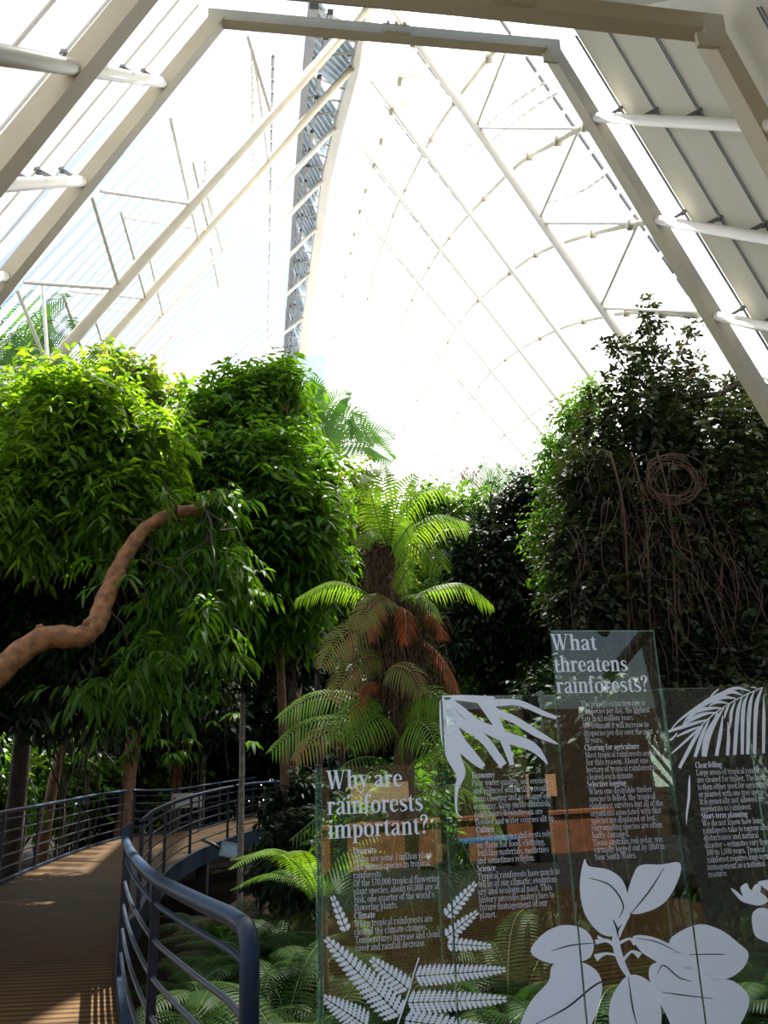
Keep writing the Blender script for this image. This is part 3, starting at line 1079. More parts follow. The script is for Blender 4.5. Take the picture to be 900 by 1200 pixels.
# lower skirt of both crowns, its shade put into darker leaves
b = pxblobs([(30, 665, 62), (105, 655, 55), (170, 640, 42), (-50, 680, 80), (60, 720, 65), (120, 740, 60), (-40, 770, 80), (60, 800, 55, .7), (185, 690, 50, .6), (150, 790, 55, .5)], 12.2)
tree('broadleaf_tree', 'dark-leaved tree standing for the shaded lower crowns, behind the tan limb at the left edge', gpt(-60, 14.2), [at_Y(-55, 860, 14.2), at_Y(0, 700, 13.5)], .12, b, 3600, 8, .2, .07, 'deep', 'darkbark', .3, .5, 0, .5)

# --- the leaning tree: its tan limb sweeps across the left of the picture
LY = 8.2
limb_px = [(-60, 850, 20), (-20, 806, 18), (20, 768, 16), (55, 747, 15), (95, 746, 14), (114, 728, 13), (122, 705, 12), (140, 664, 10), (158, 634, 9), (174, 616, 8), (205, 601, 8), (238, 597, 7.5), (252, 591, 6), (262, 583, 3.5)]
base = Vector((-6.4, LY + .6, GZ))
t = empty('leaning_tree', base, 'leaning tree whose smooth tan limb sweeps up across the left side', 'tree')
pts = [tuple(base - Vector((0, 0, .1))) + (.20,), tuple(base + Vector((.1, 0, .9))) + (.17,)]
for i, (x, y, r) in enumerate(limb_px):
    p = at_Y(x, y, LY + i * .13)
    pts.append((p.x, p.y, p.z, r * .92 * pxs(p)))
sp = smooth_pts(pts, 5)
mb = MB()
mb.tube([Vector(p[:3]) for p in sp], [max(.008, p[3] * (1 + .07 * math.sin(i * 1.9))) for i, p in enumerate(sp)], 12)
mb.build('limb', M['limb'], t, True)
mb = MB()
P = at_Y(100, 737, LY + .5); mb.tube([P, P + Vector((.01, 0, .08)), P + Vector((.04, 0, .1))], [.05, .04, .02], 8)
mb.build('stub', M['limb'], t, True)
mb = MB()
P = at_Y(48, 742, LY + .4); mb.tube([P, P + Vector((-.02, -.02, .09))], [.07, .03], 8)
mb.build('stub', M['limb'], t, True)
tips = [((174, 616), (120, 600)), ((205, 601), (230, 650)), ((205, 603), (195, 560)), ((240, 597), (285, 640)), ((158, 634), (215, 690)), ((140, 664), (180, 720)), ((122, 705), (160, 760)), ((240, 597), (250, 680)), ((150, 650), (125, 650)), ((205, 601), (160, 660)), ((240, 597), (210, 720))]
mb = MB()
ends = []
for a, c in tips:
    p0, p1 = at_Y(*a, LY + 1.25), at_Y(*c, LY + 1.2 + random.uniform(-.9, .5))
    bough(mb, p0, p1, .018, .005, .4, 5, 5)
    ends.append(p1)
# hanging green shoots
for x in (135, 150, 205, 215, 228, 270, 120, 180):
    p0 = at_Y(x + random.uniform(-10, 10), 690, LY + 1.4)
    mb.tube([Vector(q) for q in smooth_pts([p0, p0 + Vector((.06, 0, -.7)), p0 + Vector((-.04, .05, -1.5)), p0 + Vector((.02, 0, -2.1))], 4)], .004, 5)
mb.build('branches', M['darkbark'], t, True)
b = pxblobs([(195, 590, 20, 1.2), (225, 625, 30), (270, 640, 30), (245, 665, 34), (205, 680, 30), (285, 690, 26, .7), (190, 720, 34), (240, 720, 26, .6), (125, 612, 14, .8), (150, 680, 20, .8), (120, 660, 14, .6), (170, 770, 36, .6), (225, 770, 30, .4), (130, 800, 36, .6), (200, 820, 36, .5), (90, 810, 28, .5), (265, 760, 24, .5), (190, 565, 12, 1), (258, 580, 15, 3.5, .3), (246, 598, 12, 2.5, .1), (272, 592, 16, 3, .4)], LY + 1.2, .5)
v, q, tr = join([crown_leaves(b, 330, 8, .19, .048, .45, .35, -.1, .6, .3)])
np_mesh('crown', v, q, tr, [L['mid']], t)

# --- whorled-leaf plants hanging in the shade above the left railing
def whorls(centres, nleaf, Ln, Wd, bend):
    P, D, U = [], [], []
    for c in centres:
        for i in range(nleaf):
            a = 2 * math.pi * i / nleaf + random.random()
            P.append(tuple(c)); D.append((math.cos(a), math.sin(a), random.uniform(-.45, .1))); U.append((random.gauss(0, .2), random.gauss(0, .2), 1))
    n_ = len(P)
    ll = Ln * RNG.uniform(.7, 1.2, n_)
    return leafcloud(np.array(P), np.array(D), np.array(U), ll, Wd * ll / Ln, bend)


for i, (cx, cy, Y, w_, h_, lab) in enumerate(((95, 810, 20.5, 60, 60, 'umbrella-leaved shrub with whorled dark leaves hanging below the tan limb at the left'),
                                             (150, 835, 24.5, 55, 55, 'umbrella-leaved shrub with whorled leaves in front of the left brown trunks'),
                                             (225, 810, 25.5, 60, 80, 'umbrella-leaved shrub above the far bend of the railing'))):
    base = gpt(cx, Y + .6)
    t = empty('umbrella_shrub', base, lab, 'shrub')
    cs = []
    mb = MB()
    for j in range(46):
        c = at_Y(cx + random.gauss(0, .5) * w_, cy + random.gauss(0, .5) * h_, Y + random.uniform(-1, 1))
        cs.append(c)
        if j % 4 == 0: bough(mb, base + Vector((random.uniform(-.2, .2), 0, -.05)), c, .03, .012, .2, 5, 5)
    mb.build('stems', M['darkbark'], t, True)
    v, q, tr = join([whorls(cs, 9, .44, .11, .45)])
    np_mesh('leaves', v, q, tr, [L['deep' if i == 0 else 'mid'] if i else L['deep']], t)

# --- the tall dark tree on the right
b = pxblobs([(760, 555, 80), (835, 530, 70), (705, 575, 48), (855, 610, 75), (765, 640, 85), (690, 640, 45), (850, 700, 80), (745, 720, 75), (700, 505, 26, .7), (760, 478, 42, .9), (805, 470, 30, .8), (800, 600, 80), (880, 480, 34, .7), (920, 560, 70), (920, 700, 80), (690, 700, 45), (850, 780, 60), (760, 790, 55), (680, 545, 26, .6), (930, 450, 40, .5)], 11)
spr = pxblobs([(763, 352, 7, 3), (763, 372, 9, 3), (760, 395, 12, 3), (758, 420, 18, 2), (745, 440, 24, 1.4), (720, 407, 9, 2.5), (735, 412, 10, 2), (790, 420, 14, 1.8), (805, 395, 9, 2.4), (812, 380, 6, 2.5), (818, 425, 12, 1.8), (810, 445, 14, 1.5), (715, 450, 16, 1.3), (700, 470, 18, 1.2), (780, 450, 22, 1.4), (858, 448, 11, 1.6), (853, 462, 12, 1.6), (880, 455, 14, 1.2)], 11, .3)
ex = [crown_leaves(spr, 330, 6, .10, .056, .15, .25, .4, .1, .2)]
tree('dense_tree', 'tall dark small-leaved tree on the right, its thin top reaching above the rest', gpt(800, 11.5), [gpt(798, 11.5) + Vector((0, 0, 1.2)), at_Y(790, 800, 11.4), at_Y(780, 640, 11.2), at_Y(765, 480, 11)], .17, b, 8500, 8, .115, .062, 'olive', 'darkbark', .15, .4, .05, .3, shell=.55, extra=ex)
t = bpy.data.objects[[o.name for o in bpy.data.objects if o.name.startswith('dense_tree')][-1]]
mb = MB()
for a, c in (((762, 500), (763, 345)), ((765, 480), (812, 382)), ((760, 470), (715, 408)), ((790, 470), (820, 425)), ((850, 520), (857, 446)), ((750, 480), (698, 470))):
    bough(mb, at_Y(*a, 11), at_Y(*c, 11), .022, .006, .12, 6, 6)
mb.build('top_shoots', M['bark'], t, True)
# brown vine tangle draped on its front
base = gpt(770, 10.2)
t = empty('dry_vine', base, 'tangle of dry reddish brown vine stems draped over the front of the dark right tree', 'vine')
for nm, n_, rr_ in (('stems', 130, .005), ('coil', 9, .005)):
    mb = MB()
    for i in range(n_):
        if nm == 'stems':
            x, y = random.gauss(775, 50), random.uniform(530, 700)
            p = at_Y(x, y, 10.05 + random.uniform(-.1, .3))
            pts = [p]
            dx = random.uniform(-.3, .3)
            for s_ in range(6):
                dx = dx * .7 + random.uniform(-.2, .2)
                p = p + Vector((dx * .5, random.uniform(-.06, .06), -random.uniform(.0, .35)))
                pts.append(p)
        else:
            c = at_Y(790 + random.uniform(-6, 6), 562 + random.uniform(-6, 6), 9.95)
            rad = random.uniform(.22, .34)
            pts = [c + Vector((math.cos(a_) * rad * 1.05, random.uniform(-.05, .05), math.sin(a_) * rad * .95)) for a_ in [k_ * .5 for k_ in range(14)]]
        mb.tube([Vector(q_) for q_ in smooth_pts(pts, 3)], rr_, 5)
    if nm == 'stems':
        for x in (800, 770, 745):
            mb.tube([Vector(q_) for q_ in smooth_pts([base, at_Y(x, 900, 10.3), at_Y(x - 8, 740, 10.1), at_Y(x - 14, 600, 10.1), at_Y(x - 30, 530, 10.2)], 5)], .014, 6)
    mb.build(nm, M['twig'], t, True)

# --- smaller and farther trees, left to right
far = [
    ('small-leaved pale green tree between the domed tree and the centre fern', 400, 17.5, [(405, 575, 34), (395, 625, 38), (425, 660, 34), (425, 600, 24), (445, 640, 34), (410, 700, 40), (430, 550, 14, .6)], 900, .13, .06, 'yellow', .10),
    ('dark round tree right of the centre fern, behind the root-patterned glass', 600, 17, [(560, 640, 50), (610, 620, 52), (640, 660, 48), (590, 690, 62), (640, 730, 56), (560, 730, 52), (615, 578, 30), (640, 590, 26), (600, 780, 55), (650, 560, 22, .7)], 2000, .17, .06, 'deep', .16),
    ('dark tree rising behind the crown of the centre fern', 520, 20, [(520, 610, 44), (480, 640, 44), (530, 670, 48), (500, 590, 24), (560, 590, 22), (480, 720, 50), (530, 760, 50)], 1300, .19, .07, 'mid', .15),
    ('pale leafy tree showing at the left shoulder of the dark right tree', 680, 15, [(655, 530, 26), (675, 490, 22), (665, 570, 30), (690, 465, 16), (650, 620, 30), (668, 680, 34)], 900, .10, .05, 'mid', .1),
    ('dark tree far behind the corner of the outer railing', 150, 27, [(100, 760, 60), (180, 780, 60), (150, 700, 60), (60, 820, 60), (230, 820, 60), (130, 860, 50), (30, 740, 60)], 1400, .3, .1, 'deep', .2),
    ('dark tree far behind the floodlight and the inner bend', 330, 29.5, [(280, 800, 55), (340, 780, 60), (400, 760, 55), (310, 860, 50), (380, 840, 60), (420, 830, 50), (250, 860, 40), (350, 720, 50)], 1500, .27, .09, 'deep', .2),
    ('dark tree far behind the left pair of glass panels', 480, 26, [(460, 800, 60), (520, 820, 60), (580, 840, 60), (500, 740, 60), (560, 760, 60), (440, 870, 60), (600, 880, 50)], 1500, .27, .09, 'deep', .2),
    ('dark tree far behind the right pair of glass panels', 760, 24, [(700, 800, 70), (780, 820, 70), (860, 800, 70), (740, 740, 60), (900, 840, 60), (640, 850, 60), (680, 720, 50), (930, 740, 70)], 1500, .27, .09, 'deep', .2),
]
for lab, px, Y, bl, ntw, Ln, Wd, lf, r0 in far:
    b = pxblobs(bl, Y, .8)
    tree('background_tree', lab, gpt(px, Y + .3), [at_Y(px, 820, Y + .2), at_Y(px + 3, 720, Y + .2)], r0 * .8, b, int(ntw * 1.8), 8, Ln, Wd, lf, 'darkbark', .25, .5, .05, .35, nb=7)

# --- bare trunks rising beyond the left railing
TR = [(150, 790, 930, 24.5, 9, 'bark', 'thick brown trunk beyond the outer railing, lit along its right side'),
      (60, 780, 950, 21, 6, 'bark', 'leaning brown trunk beyond the outer railing, second from the left edge'),
      (28, 800, 950, 21.5, 8, 'darkbark', 'dark trunk beyond the outer railing at the left edge'),
      (207, 800, 930, 26.5, 7, 'bark', 'brown trunk beyond the outer railing with leaves hanging in front'),
      (238, 810, 915, 27, 3, 'palebark', 'very thin pale trunk near the small pale board behind the railing'),
      (345, 790, 900, 24, 5, 'bark', 'reddish trunk in the gloom left of the centre fern')]
for x, y0, y1, Y, r, mt, lab in TR:
    base = gpt(x + (y1 - 800) * .02, Y)
    r_ = r * pxs(at_Y(x, 850, Y))
    t = empty('tree_trunk', base, lab, 'trunk')
    lean = {60: 40, 150: 18, 28: -14, 207: 10, 345: 6}.get(x, 3)
    pts = [base - Vector((0, 0, .1)), at_Y(x, y1 - 20, Y), at_Y(x + lean * .4, (y0 + y1) / 2, Y), at_Y(x + lean, y0 - 20, Y), at_Y(x + lean * 1.6, y0 - 120, Y)]
    mb = MB()
    sp = [Vector(p) for p in smooth_pts(pts, 6)]
    mb.tube(sp, [r_ * (1.1 - .4 * i / len(sp)) * (1 + (.06 if i % 2 else 0)) for i in range(len(sp))], 10)
    mb.build('stem', M[mt], t, True)
    mb = MB()
    for i in range(3):
        bough(mb, sp[-1 - i * 3], sp[-1 - i * 3] + Vector((random.uniform(-1, 1), random.uniform(-.5, .5), random.uniform(.5, 1.2))), r_ * .35, .01)
    mb.build('branches', M[mt], t, True)


# ------------------------------------------------------------------ fronds
def frond(ctrl, nl, Lmax, wid, droop=.5, fold=.35, tipf=.15, startf=.12, rr_=.012, sweep=.5, up=None, jit=.08, asym=1.0):
    """feather frond: rachis through ctrl, leaflets on both sides. returns MB with materials 0 leaf, 1 stalk"""
    sp = [Vector(p) for p in smooth_pts(ctrl, 10)]
    D_ = resample(sp, nl + 5)
    mb = MB()
    n_ = len(sp)
    mb.tube(sp, [rr_ * (1 - .8 * i / (n_ - 1)) for i in range(n_)], 5, 1)
    m_ = len(D_)
    for i in range(1, m_ - 1):
        f = i / (m_ - 1)
        if f < startf: continue
        g_ = (f - startf) / (1 - startf)
        ln = Lmax * (math.sin(math.pi * (.18 + .82 * g_)) ** .7 * (1 - tipf) + tipf * .6) * random.uniform(1 - jit, 1 + jit)
        ln = max(ln, Lmax * .16)
        tn = (D_[i + 1] - D_[i - 1]).normalized()
        u_ = Vector(up) if up is not None else Vector((0, 0, 1))
        sd = tn.cross(u_)
        if sd.length < .05: sd = tn.cross(Vector((0, -1, .2)))
        sd.normalize()
        nn = sd.cross(tn).normalized()
        for s_ in (-1, 1):
            d_ = (sd * s_ * (asym if s_ > 0 else 1) + tn * sweep * (.6 + g_ * .8) + nn * fold * .4).normalized()
            p = D_[i]
            pts = []
            for t_, w_ in ((0, .35), (.3, 1), (.65, .8), (1, 0)):
                q = p + d_ * (ln * t_) + Vector((0, 0, -droop * ln * t_ * t_))
                pts.append((q, w_ * wid / 2))
            side = (tn - d_ * tn.dot(d_)).normalized()
            a0 = [q + side * w_ for q, w_ in pts]
            a1 = [q - side * w_ for q, w_ in pts]
            vs = [a0[0], a1[0], a0[1], a1[1], a0[2], a1[2], pts[3][0]]
            mb.add(vs, [(0, 1, 3, 2), (2, 3, 5, 4), (4, 5, 6)], 0)
    return mb


def pf(pts, Y):
    return [at_Y(p[0], p[1], Y + (p[2] if len(p) > 2 else 0)) for p in pts]


# ------------------------------------------------------------------ the fern palm in the centre
FY = 7.6
base = gpt(470, FY + .1)
t = empty('fern_palm', base, 'shaggy tall fern palm in the centre with glowing green fronds and dead brown ones', 'palm')
mb = MB()
pts = [base - Vector((0, 0, .1)), at_Y(472, 980, FY + .1), at_Y(474, 860, FY + .1), at_Y(472, 760, FY + .05), at_Y(464, 700, FY), at_Y(458, 640, FY), at_Y(456, 622, FY)]
sp = [Vector(p) for p in smooth_pts(pts, 6)]
mb.tube(sp, [(.115 + .03 * math.sin(i * .35)) * (1 - .35 * i / len(sp)) for i in range(len(sp))], 14)
mb.build('trunk', M['fibre'], t, True)
mb = MB()
mb.tube([Vector(p) for p in smooth_pts(pf([(440, 830, .1), (441, 740, .1), (440, 680, .05), (438, 640)], FY), 5)], [.095] * 15 + [.06], 10)
mb.build('side_trunk', M['fibre'], t, True)
mb = MB()   # shaggy skirt of dead leaf bases and roots
for i in range(900):
    a_ = random.uniform(0, 2 * math.pi)
    c = at_Y(468 + random.gauss(0, 10), random.uniform(700, 860), FY)
    rad = .11 + .11 * random.random()
    p = c + Vector((math.cos(a_) * rad * 1.15, math.sin(a_) * rad, 0))
    o_ = Vector((math.cos(a_), math.sin(a_), 0))
    mb.tube([p, p + o_ * .05 + Vector((0, 0, .02)), p + o_ * random.uniform(.05, .12) + Vector((random.uniform(-.05, .05), 0, -random.uniform(.06, .22)))], [.009, .007, .003], 4)
for i in range(420):
    c = at_Y(random.choice((440, 460)) + random.gauss(0, 5), random.uniform(622, 720), FY)
    mb.tube([c + Vector((random.uniform(-.06, .06), -.05, 0)), c + Vector((random.uniform(-.12, .12), -.1, -random.uniform(.1, .25)))], [.006, .003], 4)
mb.build('fibre_skirt', M['fibre'], t)
FR = [  # control points (px, py, depth), leaflet count, leaflet px, width, droop, material
    ([(452, 640, 0), (450, 600, -.05), (448, 565, -.1), (450, 542, .05)], 20, 30, .055, .25, 'frond', (0, -1, .2), None),
    ([(460, 630, 0), (478, 592, -.1), (505, 572, -.15), (540, 577, -.2)], 20, 30, .036, .75, 'frond', None, None),
    ([(464, 655, 0), (485, 620, -.15), (515, 604, -.25), (548, 612, -.3)], 22, 40, .042, .85, 'frond', None, None),
    ([(456, 625, .1), (440, 590, .15), (420, 575, .2), (402, 585, .2)], 16, 22, .026, .6, 'frond', None, None),
    ([(458, 622, .2), (480, 580, .3), (500, 560, .4), (520, 555, .45)], 16, 26, .026, .5, 'frond', None, None),
    ([(462, 700, -.05), (470, 680, -.25), (480, 664, -.4), (488, 655, -.5)], 15, 24, .028, .3, 'frond', (0, -1, .4), None),
    ([(440, 705, 0), (415, 688, -.1), (385, 682, -.15), (346, 702, -.2)], 24, 30, .040, .85, 'frond', None, None),
    ([(480, 702, 0), (510, 688, -.05), (545, 685, -.1), (579, 711, -.1)], 22, 28, .040, .85, 'frond', None, None),
    ([(462, 705, -.1), (448, 700, -.35), (432, 712, -.5), (420, 738, -.6)], 20, 30, .036, .4, 'olivefrond', (0, -1, .5), None),
    ([(470, 702, -.05), (488, 697, -.2), (503, 706, -.3), (517, 727, -.35)], 18, 24, .026, .7, 'frond', None, None),
    ([(455, 735, -.1), (430, 730, -.3), (400, 748, -.4), (376, 784, -.5)], 22, 32, .036, .4, 'olivefrond', (0, -1, .6), None),
    ([(455, 775, -.1), (432, 768, -.3), (408, 785, -.4), (390, 822, -.45)], 20, 30, .034, .4, 'olivefrond', (0, -1, .5), None),
    ([(455, 830, 0), (420, 815, -.2), (370, 815, -.3), (325, 842, -.4)], 26, 38, .034, .6, 'frond', (0, -.6, .8), None),
    ([(455, 850, -.1), (415, 842, -.3), (360, 848, -.4), (316, 882, -.5)], 24, 36, .034, .6, 'frond', (0, -.6, .8), None),
    ([(455, 860, -.15), (420, 852, -.4), (380, 858, -.6), (344, 892, -.7)], 22, 32, .034, .5, 'olivefrond', (0, -1, .7), None),
    ([(465, 850, -.1), (490, 815, -.3), (512, 815, -.4), (535, 850, -.5)], 22, 38, .032, .6, 'frond', (0, -.7, .7), None),
    ([(465, 870, -.1), (450, 840, -.4), (430, 848, -.6), (410, 878, -.7)], 18, 32, .03, .6, 'frond', (0, -.7, .7), None),
    ([(470, 890, -.1), (480, 850, -.4), (500, 852, -.6), (518, 892, -.8)], 20, 40, .032, .6, 'frond', (0, -.7, .7), None),
    ([(465, 905, -.2), (440, 888, -.5), (410, 892, -.7), (385, 915, -.8)], 20, 34, .032, .7, 'fern', None, None),
    ([(480, 900, -.1), (510, 880, -.3), (540, 890, -.4), (565, 930, -.5)], 20, 38, .032, .7, 'frond', None, None),
    ([(470, 930, -.1), (430, 930, -.4), (390, 945, -.6), (340, 985, -.8)], 22, 38, .034, .7, 'fern', None, None),
    ([(480, 940, 0), (520, 920, -.3), (560, 935, -.4), (590, 985, -.5)], 22, 38, .034, .7, 'frond', None, None),
    ([(468, 985, -.1), (440, 962, -.4), (410, 976, -.6), (376, 1026, -.8)], 22, 38, .034, .6, 'fern', (0, -.7, .7), None),
    ([(474, 985, -.1), (500, 960, -.4), (532, 974, -.5), (562, 1030, -.7)], 22, 38, .034, .6, 'fern', (0, -.7, .7), None),
    ([(470, 1010, -.15), (468, 975, -.5), (462, 985, -.7), (455, 1040, -.9)], 20, 40, .034, .6, 'fern', (0, -.7, .7), None),
    ([(470, 1050, -.1), (448, 1018, -.5), (422, 1028, -.7), (396, 1080, -.9)], 22, 38, .034, .6, 'fern', (0, -.7, .7), None),
    ([(474, 1050, -.1), (494, 1015, -.5), (522, 1026, -.7), (548, 1084, -.9)], 22, 38, .034, .6, 'fern', (0, -.7, .7), None),
    ([(470, 1090, -.15), (472, 1050, -.5), (482, 1058, -.8), (492, 1120, -1)], 20, 40, .034, .6, 'fern', (0, -.7, .7), None),
    ([(468, 712, -.15), (474, 716, -.35), (476, 735, -.42), (474, 755, -.45)], 14, 18, .03, .9, 'deadfrond', None, None),
    ([(452, 715, -.15), (442, 722, -.35), (438, 738, -.42), (436, 752, -.45)], 12, 15, .03, .9, 'deadfrond', None, None),
    ([(490, 745, 0), (512, 765, -.1), (524, 785, -.15), (536, 815, -.2)], 14, 24, .036, .8, 'deadfrond', None, None),
    ([(500, 715, -.05), (508, 722, -.2), (516, 735, -.25), (520, 750, -.3)], 12, 16, .03, .8, 'deadfrond', None, None),
    ([(440, 800, -.2), (425, 805, -.4), (420, 825, -.45), (418, 845, -.5)], 12, 18, .034, .9, 'deadfrond', None, None),
    ([(360, 872, -.55), (350, 880, -.6), (346, 890, -.6), (344, 900, -.6)], 8, 10, .03, .8, 'deadfrond', None, None),
    ([(456, 640, -.1), (462, 605, -.2), (474, 570, -.2), (488, 556, -.2)], 20, 28, .045, .4, 'frond', (0, -1, .3), None),
    ([(452, 640, -.1), (440, 600, -.2), (432, 570, -.2), (424, 556, -.1)], 20, 26, .045, .4, 'frond', (0, -1, .3), None),
    ([(458, 650, -.15), (470, 630, -.35), (478, 618, -.45), (484, 612, -.5)], 16, 26, .04, .4, 'frond', (0, -1, .4), None),
    ([(462, 660, -.1), (480, 640, -.3), (500, 640, -.4), (520, 668, -.45)], 18, 30, .03, .7, 'frond', (0, -.7, .7), None),
    ([(455, 640, -.1), (446, 625, -.3), (432, 622, -.4), (424, 640, -.45)], 14, 20, .026, .7, 'frond', (0, -.7, .7), None),
    ([(450, 790, -.2), (465, 780, -.4), (482, 788, -.5), (496, 815, -.55)], 16, 26, .03, .6, 'olivefrond', (0, -.8, .5), None),
    ([(445, 820, -.2), (425, 822, -.45), (405, 838, -.6), (392, 866, -.7)], 18, 28, .03, .5, 'frond', (0, -.8, .6), None),
    ([(445, 640, 0), (432, 628, -.1), (420, 630, -.1), (412, 655, -.1)], 10, 16, .02, 1.0, 'olivefrond', None, None),
]
for ctrl, nl, lpx, wid, dr, mt, a_, c_ in FR:
    pts = pf(ctrl, FY)
    fm = frond(pts, int(nl * 1.2), lpx * pxs(pts[1]), wid * .55, dr * 1.1, .35, .2, .1, .009, .5, a_, .16)
    o = fm.build('frond', [L[mt], M['drystalk' if mt in ('deadfrond', 'olivefrond') else 'stalk']], t)
    if mt == 'deadfrond': o['label'] = 'dead red brown frond'
    elif mt == 'olivefrond': o['label'] = 'faded olive brown frond'

# ------------------------------------------------------------------ palms
def palm(name, label, base, crown, r, fronds, nl, lpx, wid, mat, droop=.5, trunkmat='palebark', Y=None):
    t_ = empty(name, base, label, 'palm')
    mb_ = MB()
    sp_ = [Vector(p) for p in smooth_pts([base - Vector((0, 0, .1)), base.lerp(crown, .4) + Vector((.05, 0, 0)), crown], 8)]
    mb_.tube(sp_, [r * (1.15 - .4 * i / len(sp_)) * (1.05 if i % 2 else 1) for i in range(len(sp_))], 10)
    mb_.build('trunk', M[trunkmat], t_, True)
    for ctrl in fronds:
        pts_ = [crown] + pf(ctrl, Y)
        fm_ = frond(pts_, nl, lpx * pxs(pts_[1]), wid, droop, .3, .2, .15, .025, .5, (0, -1, .25))
        fm_.build('frond', [L[mat], M['stalk']], t_)
    return t_


PY = 13.2
print('LEFT SHEET AT', hit(BL, 40, 390), hit(BL, 10, 430))
palm('feather_palm', 'feather palm with hanging fronds high behind the left crown, under the roof', Vector((-7.3, 13.6, GZ)), at_Y(25, 455, PY), .12,
     [[(30, 390, 0), (50, 355, -.2), (80, 350, -.4)], [(20, 400, .2), (0, 375, 0), (-25, 400, -.3)], [(40, 400, -.3), (60, 375, -.6), (85, 395, -1)], [(20, 410, -.5), (10, 390, -1), (-5, 430, -1.3)],
      [(25, 380, .4), (30, 345, .6), (45, 340, .9)], [(30, 420, -.5), (45, 405, -1), (60, 440, -1.4)], [(60, 430, .3), (110, 425, .2), (170, 445, 0)], [(50, 440, .3), (90, 440, .6), (150, 470, .7)]], 38, 50, .036, 'palm', .55, Y=PY)
palm('feather_palm', 'far palm whose broad pale fronds glow beside the ridge, behind the domed tree', gpt(372, 21), at_Y(366, 530, 21), .08,
     [[(362, 495, 0), (366, 465, 0), (376, 452, .1)], [(380, 495, -.2), (395, 470, -.4), (411, 464, -.6)], [(385, 520, 0), (430, 520, .3), (462, 540, .4)], [(385, 510, .5), (410, 480, .9), (424, 510, 1.2)],
      [(390, 525, .6), (430, 508, 1), (463, 512, 1.3)], [(340, 500, .4), (320, 470, .5), (300, 480, .6)], [(372, 505, -.5), (378, 500, -1), (390, 545, -1.4)], [(390, 500, -.3), (412, 490, -.4), (440, 520, -.5)], [(372, 480, .1), (372, 455, .1), (362, 445, .1)]], 38, 32, .05, 'palm', .2, 'darkbark', Y=21)
t = palm('spiky_palm', 'small spiky palm with dried flower stalks on the skyline right of the centre fern', gpt(575, 21), at_Y(575, 585, 21), .1,
     [[(585, 565, 0), (598, 550, 0), (606, 545, 0)], [(572, 560, 0), (566, 545, 0), (560, 548, 0)], [(590, 575, -.1), (605, 560, -.2), (620, 565, -.3)], [(578, 560, .1), (582, 548, .2), (586, 543, .2)], [(566, 572, 0), (550, 560, 0), (535, 575, 0)]], 20, 13, .04, 'palm', .15, Y=21)
mb = MB()
for a_ in ((555, 552), (540, 555), (548, 548), (562, 550)):
    bough(mb, at_Y(570, 590, 21), at_Y(a_[0], a_[1], 20.8), .02, .008, .3, 5, 5)
    for i in range(10):
        p = at_Y(a_[0] + random.uniform(-7, 7), a_[1] + random.uniform(-4, 10), 20.8)
        mb.tube([at_Y(a_[0], a_[1], 20.8), p], .012, 4)
mb.build('flower_stalks', M['drystalk'], t, True)

# ------------------------------------------------------------------ ferns on the ground
proto = []
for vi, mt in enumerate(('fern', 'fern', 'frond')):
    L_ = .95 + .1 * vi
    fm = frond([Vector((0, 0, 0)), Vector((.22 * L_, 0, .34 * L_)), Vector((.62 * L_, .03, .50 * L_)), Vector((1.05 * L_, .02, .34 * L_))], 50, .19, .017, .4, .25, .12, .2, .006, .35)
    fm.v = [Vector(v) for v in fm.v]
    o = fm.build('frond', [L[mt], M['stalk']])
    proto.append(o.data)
    bpy.data.objects.remove(o)


def fern(label, p, s, nfr, var, group=None, z0=0.0):
    p = Vector(p)
    t_ = empty('ground_fern', p, label, 'fern', group)
    mb_ = MB()
    mb_.tube([Vector(p) - Vector((0, 0, .08)), Vector(p) + Vector((0, 0, .10 * s + .04 + z0))], [.07 * s, .045 * s], 8)
    mb_.build('crown_base', M['fibre'], t_, True)
    a0 = random.random() * 6
    for i in range(nfr):
        o_ = bpy.data.objects.new('frond', proto[var if random.random() < .75 else (var + 1) % 2])
        COL.objects.link(o_)
        o_.parent = t_
        k_ = s * random.uniform(.8, 1.15)
        o_.location = (0, 0, .06 * s + z0)
        o_.rotation_euler = (random.uniform(-.15, .15), random.uniform(-.5, .12), a0 + i * 2 * math.pi / nfr + random.uniform(-.2, .2))
        o_.scale = (k_, k_, k_)
    return t_


# named clumps first
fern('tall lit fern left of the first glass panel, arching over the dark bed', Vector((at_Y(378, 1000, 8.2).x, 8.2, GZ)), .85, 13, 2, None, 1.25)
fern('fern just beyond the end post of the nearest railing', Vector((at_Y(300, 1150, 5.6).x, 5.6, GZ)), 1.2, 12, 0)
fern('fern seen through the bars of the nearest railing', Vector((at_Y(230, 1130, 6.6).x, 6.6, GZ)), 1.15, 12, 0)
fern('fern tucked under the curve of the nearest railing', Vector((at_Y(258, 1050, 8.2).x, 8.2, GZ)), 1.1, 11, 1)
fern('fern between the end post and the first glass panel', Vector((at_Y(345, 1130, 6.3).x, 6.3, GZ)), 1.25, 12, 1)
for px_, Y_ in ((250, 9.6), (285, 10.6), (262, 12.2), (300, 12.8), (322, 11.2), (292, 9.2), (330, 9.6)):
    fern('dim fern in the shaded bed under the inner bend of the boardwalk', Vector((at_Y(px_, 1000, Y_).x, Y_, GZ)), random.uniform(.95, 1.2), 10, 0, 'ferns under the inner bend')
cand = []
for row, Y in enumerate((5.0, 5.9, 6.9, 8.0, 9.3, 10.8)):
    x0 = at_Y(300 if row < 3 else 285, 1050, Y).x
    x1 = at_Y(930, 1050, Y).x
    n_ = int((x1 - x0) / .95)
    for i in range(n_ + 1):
        cand.append((x0 + .35 + (x1 - x0) * i / max(1, n_) + random.uniform(-.25, .25), Y + random.uniform(-.3, .3), row))
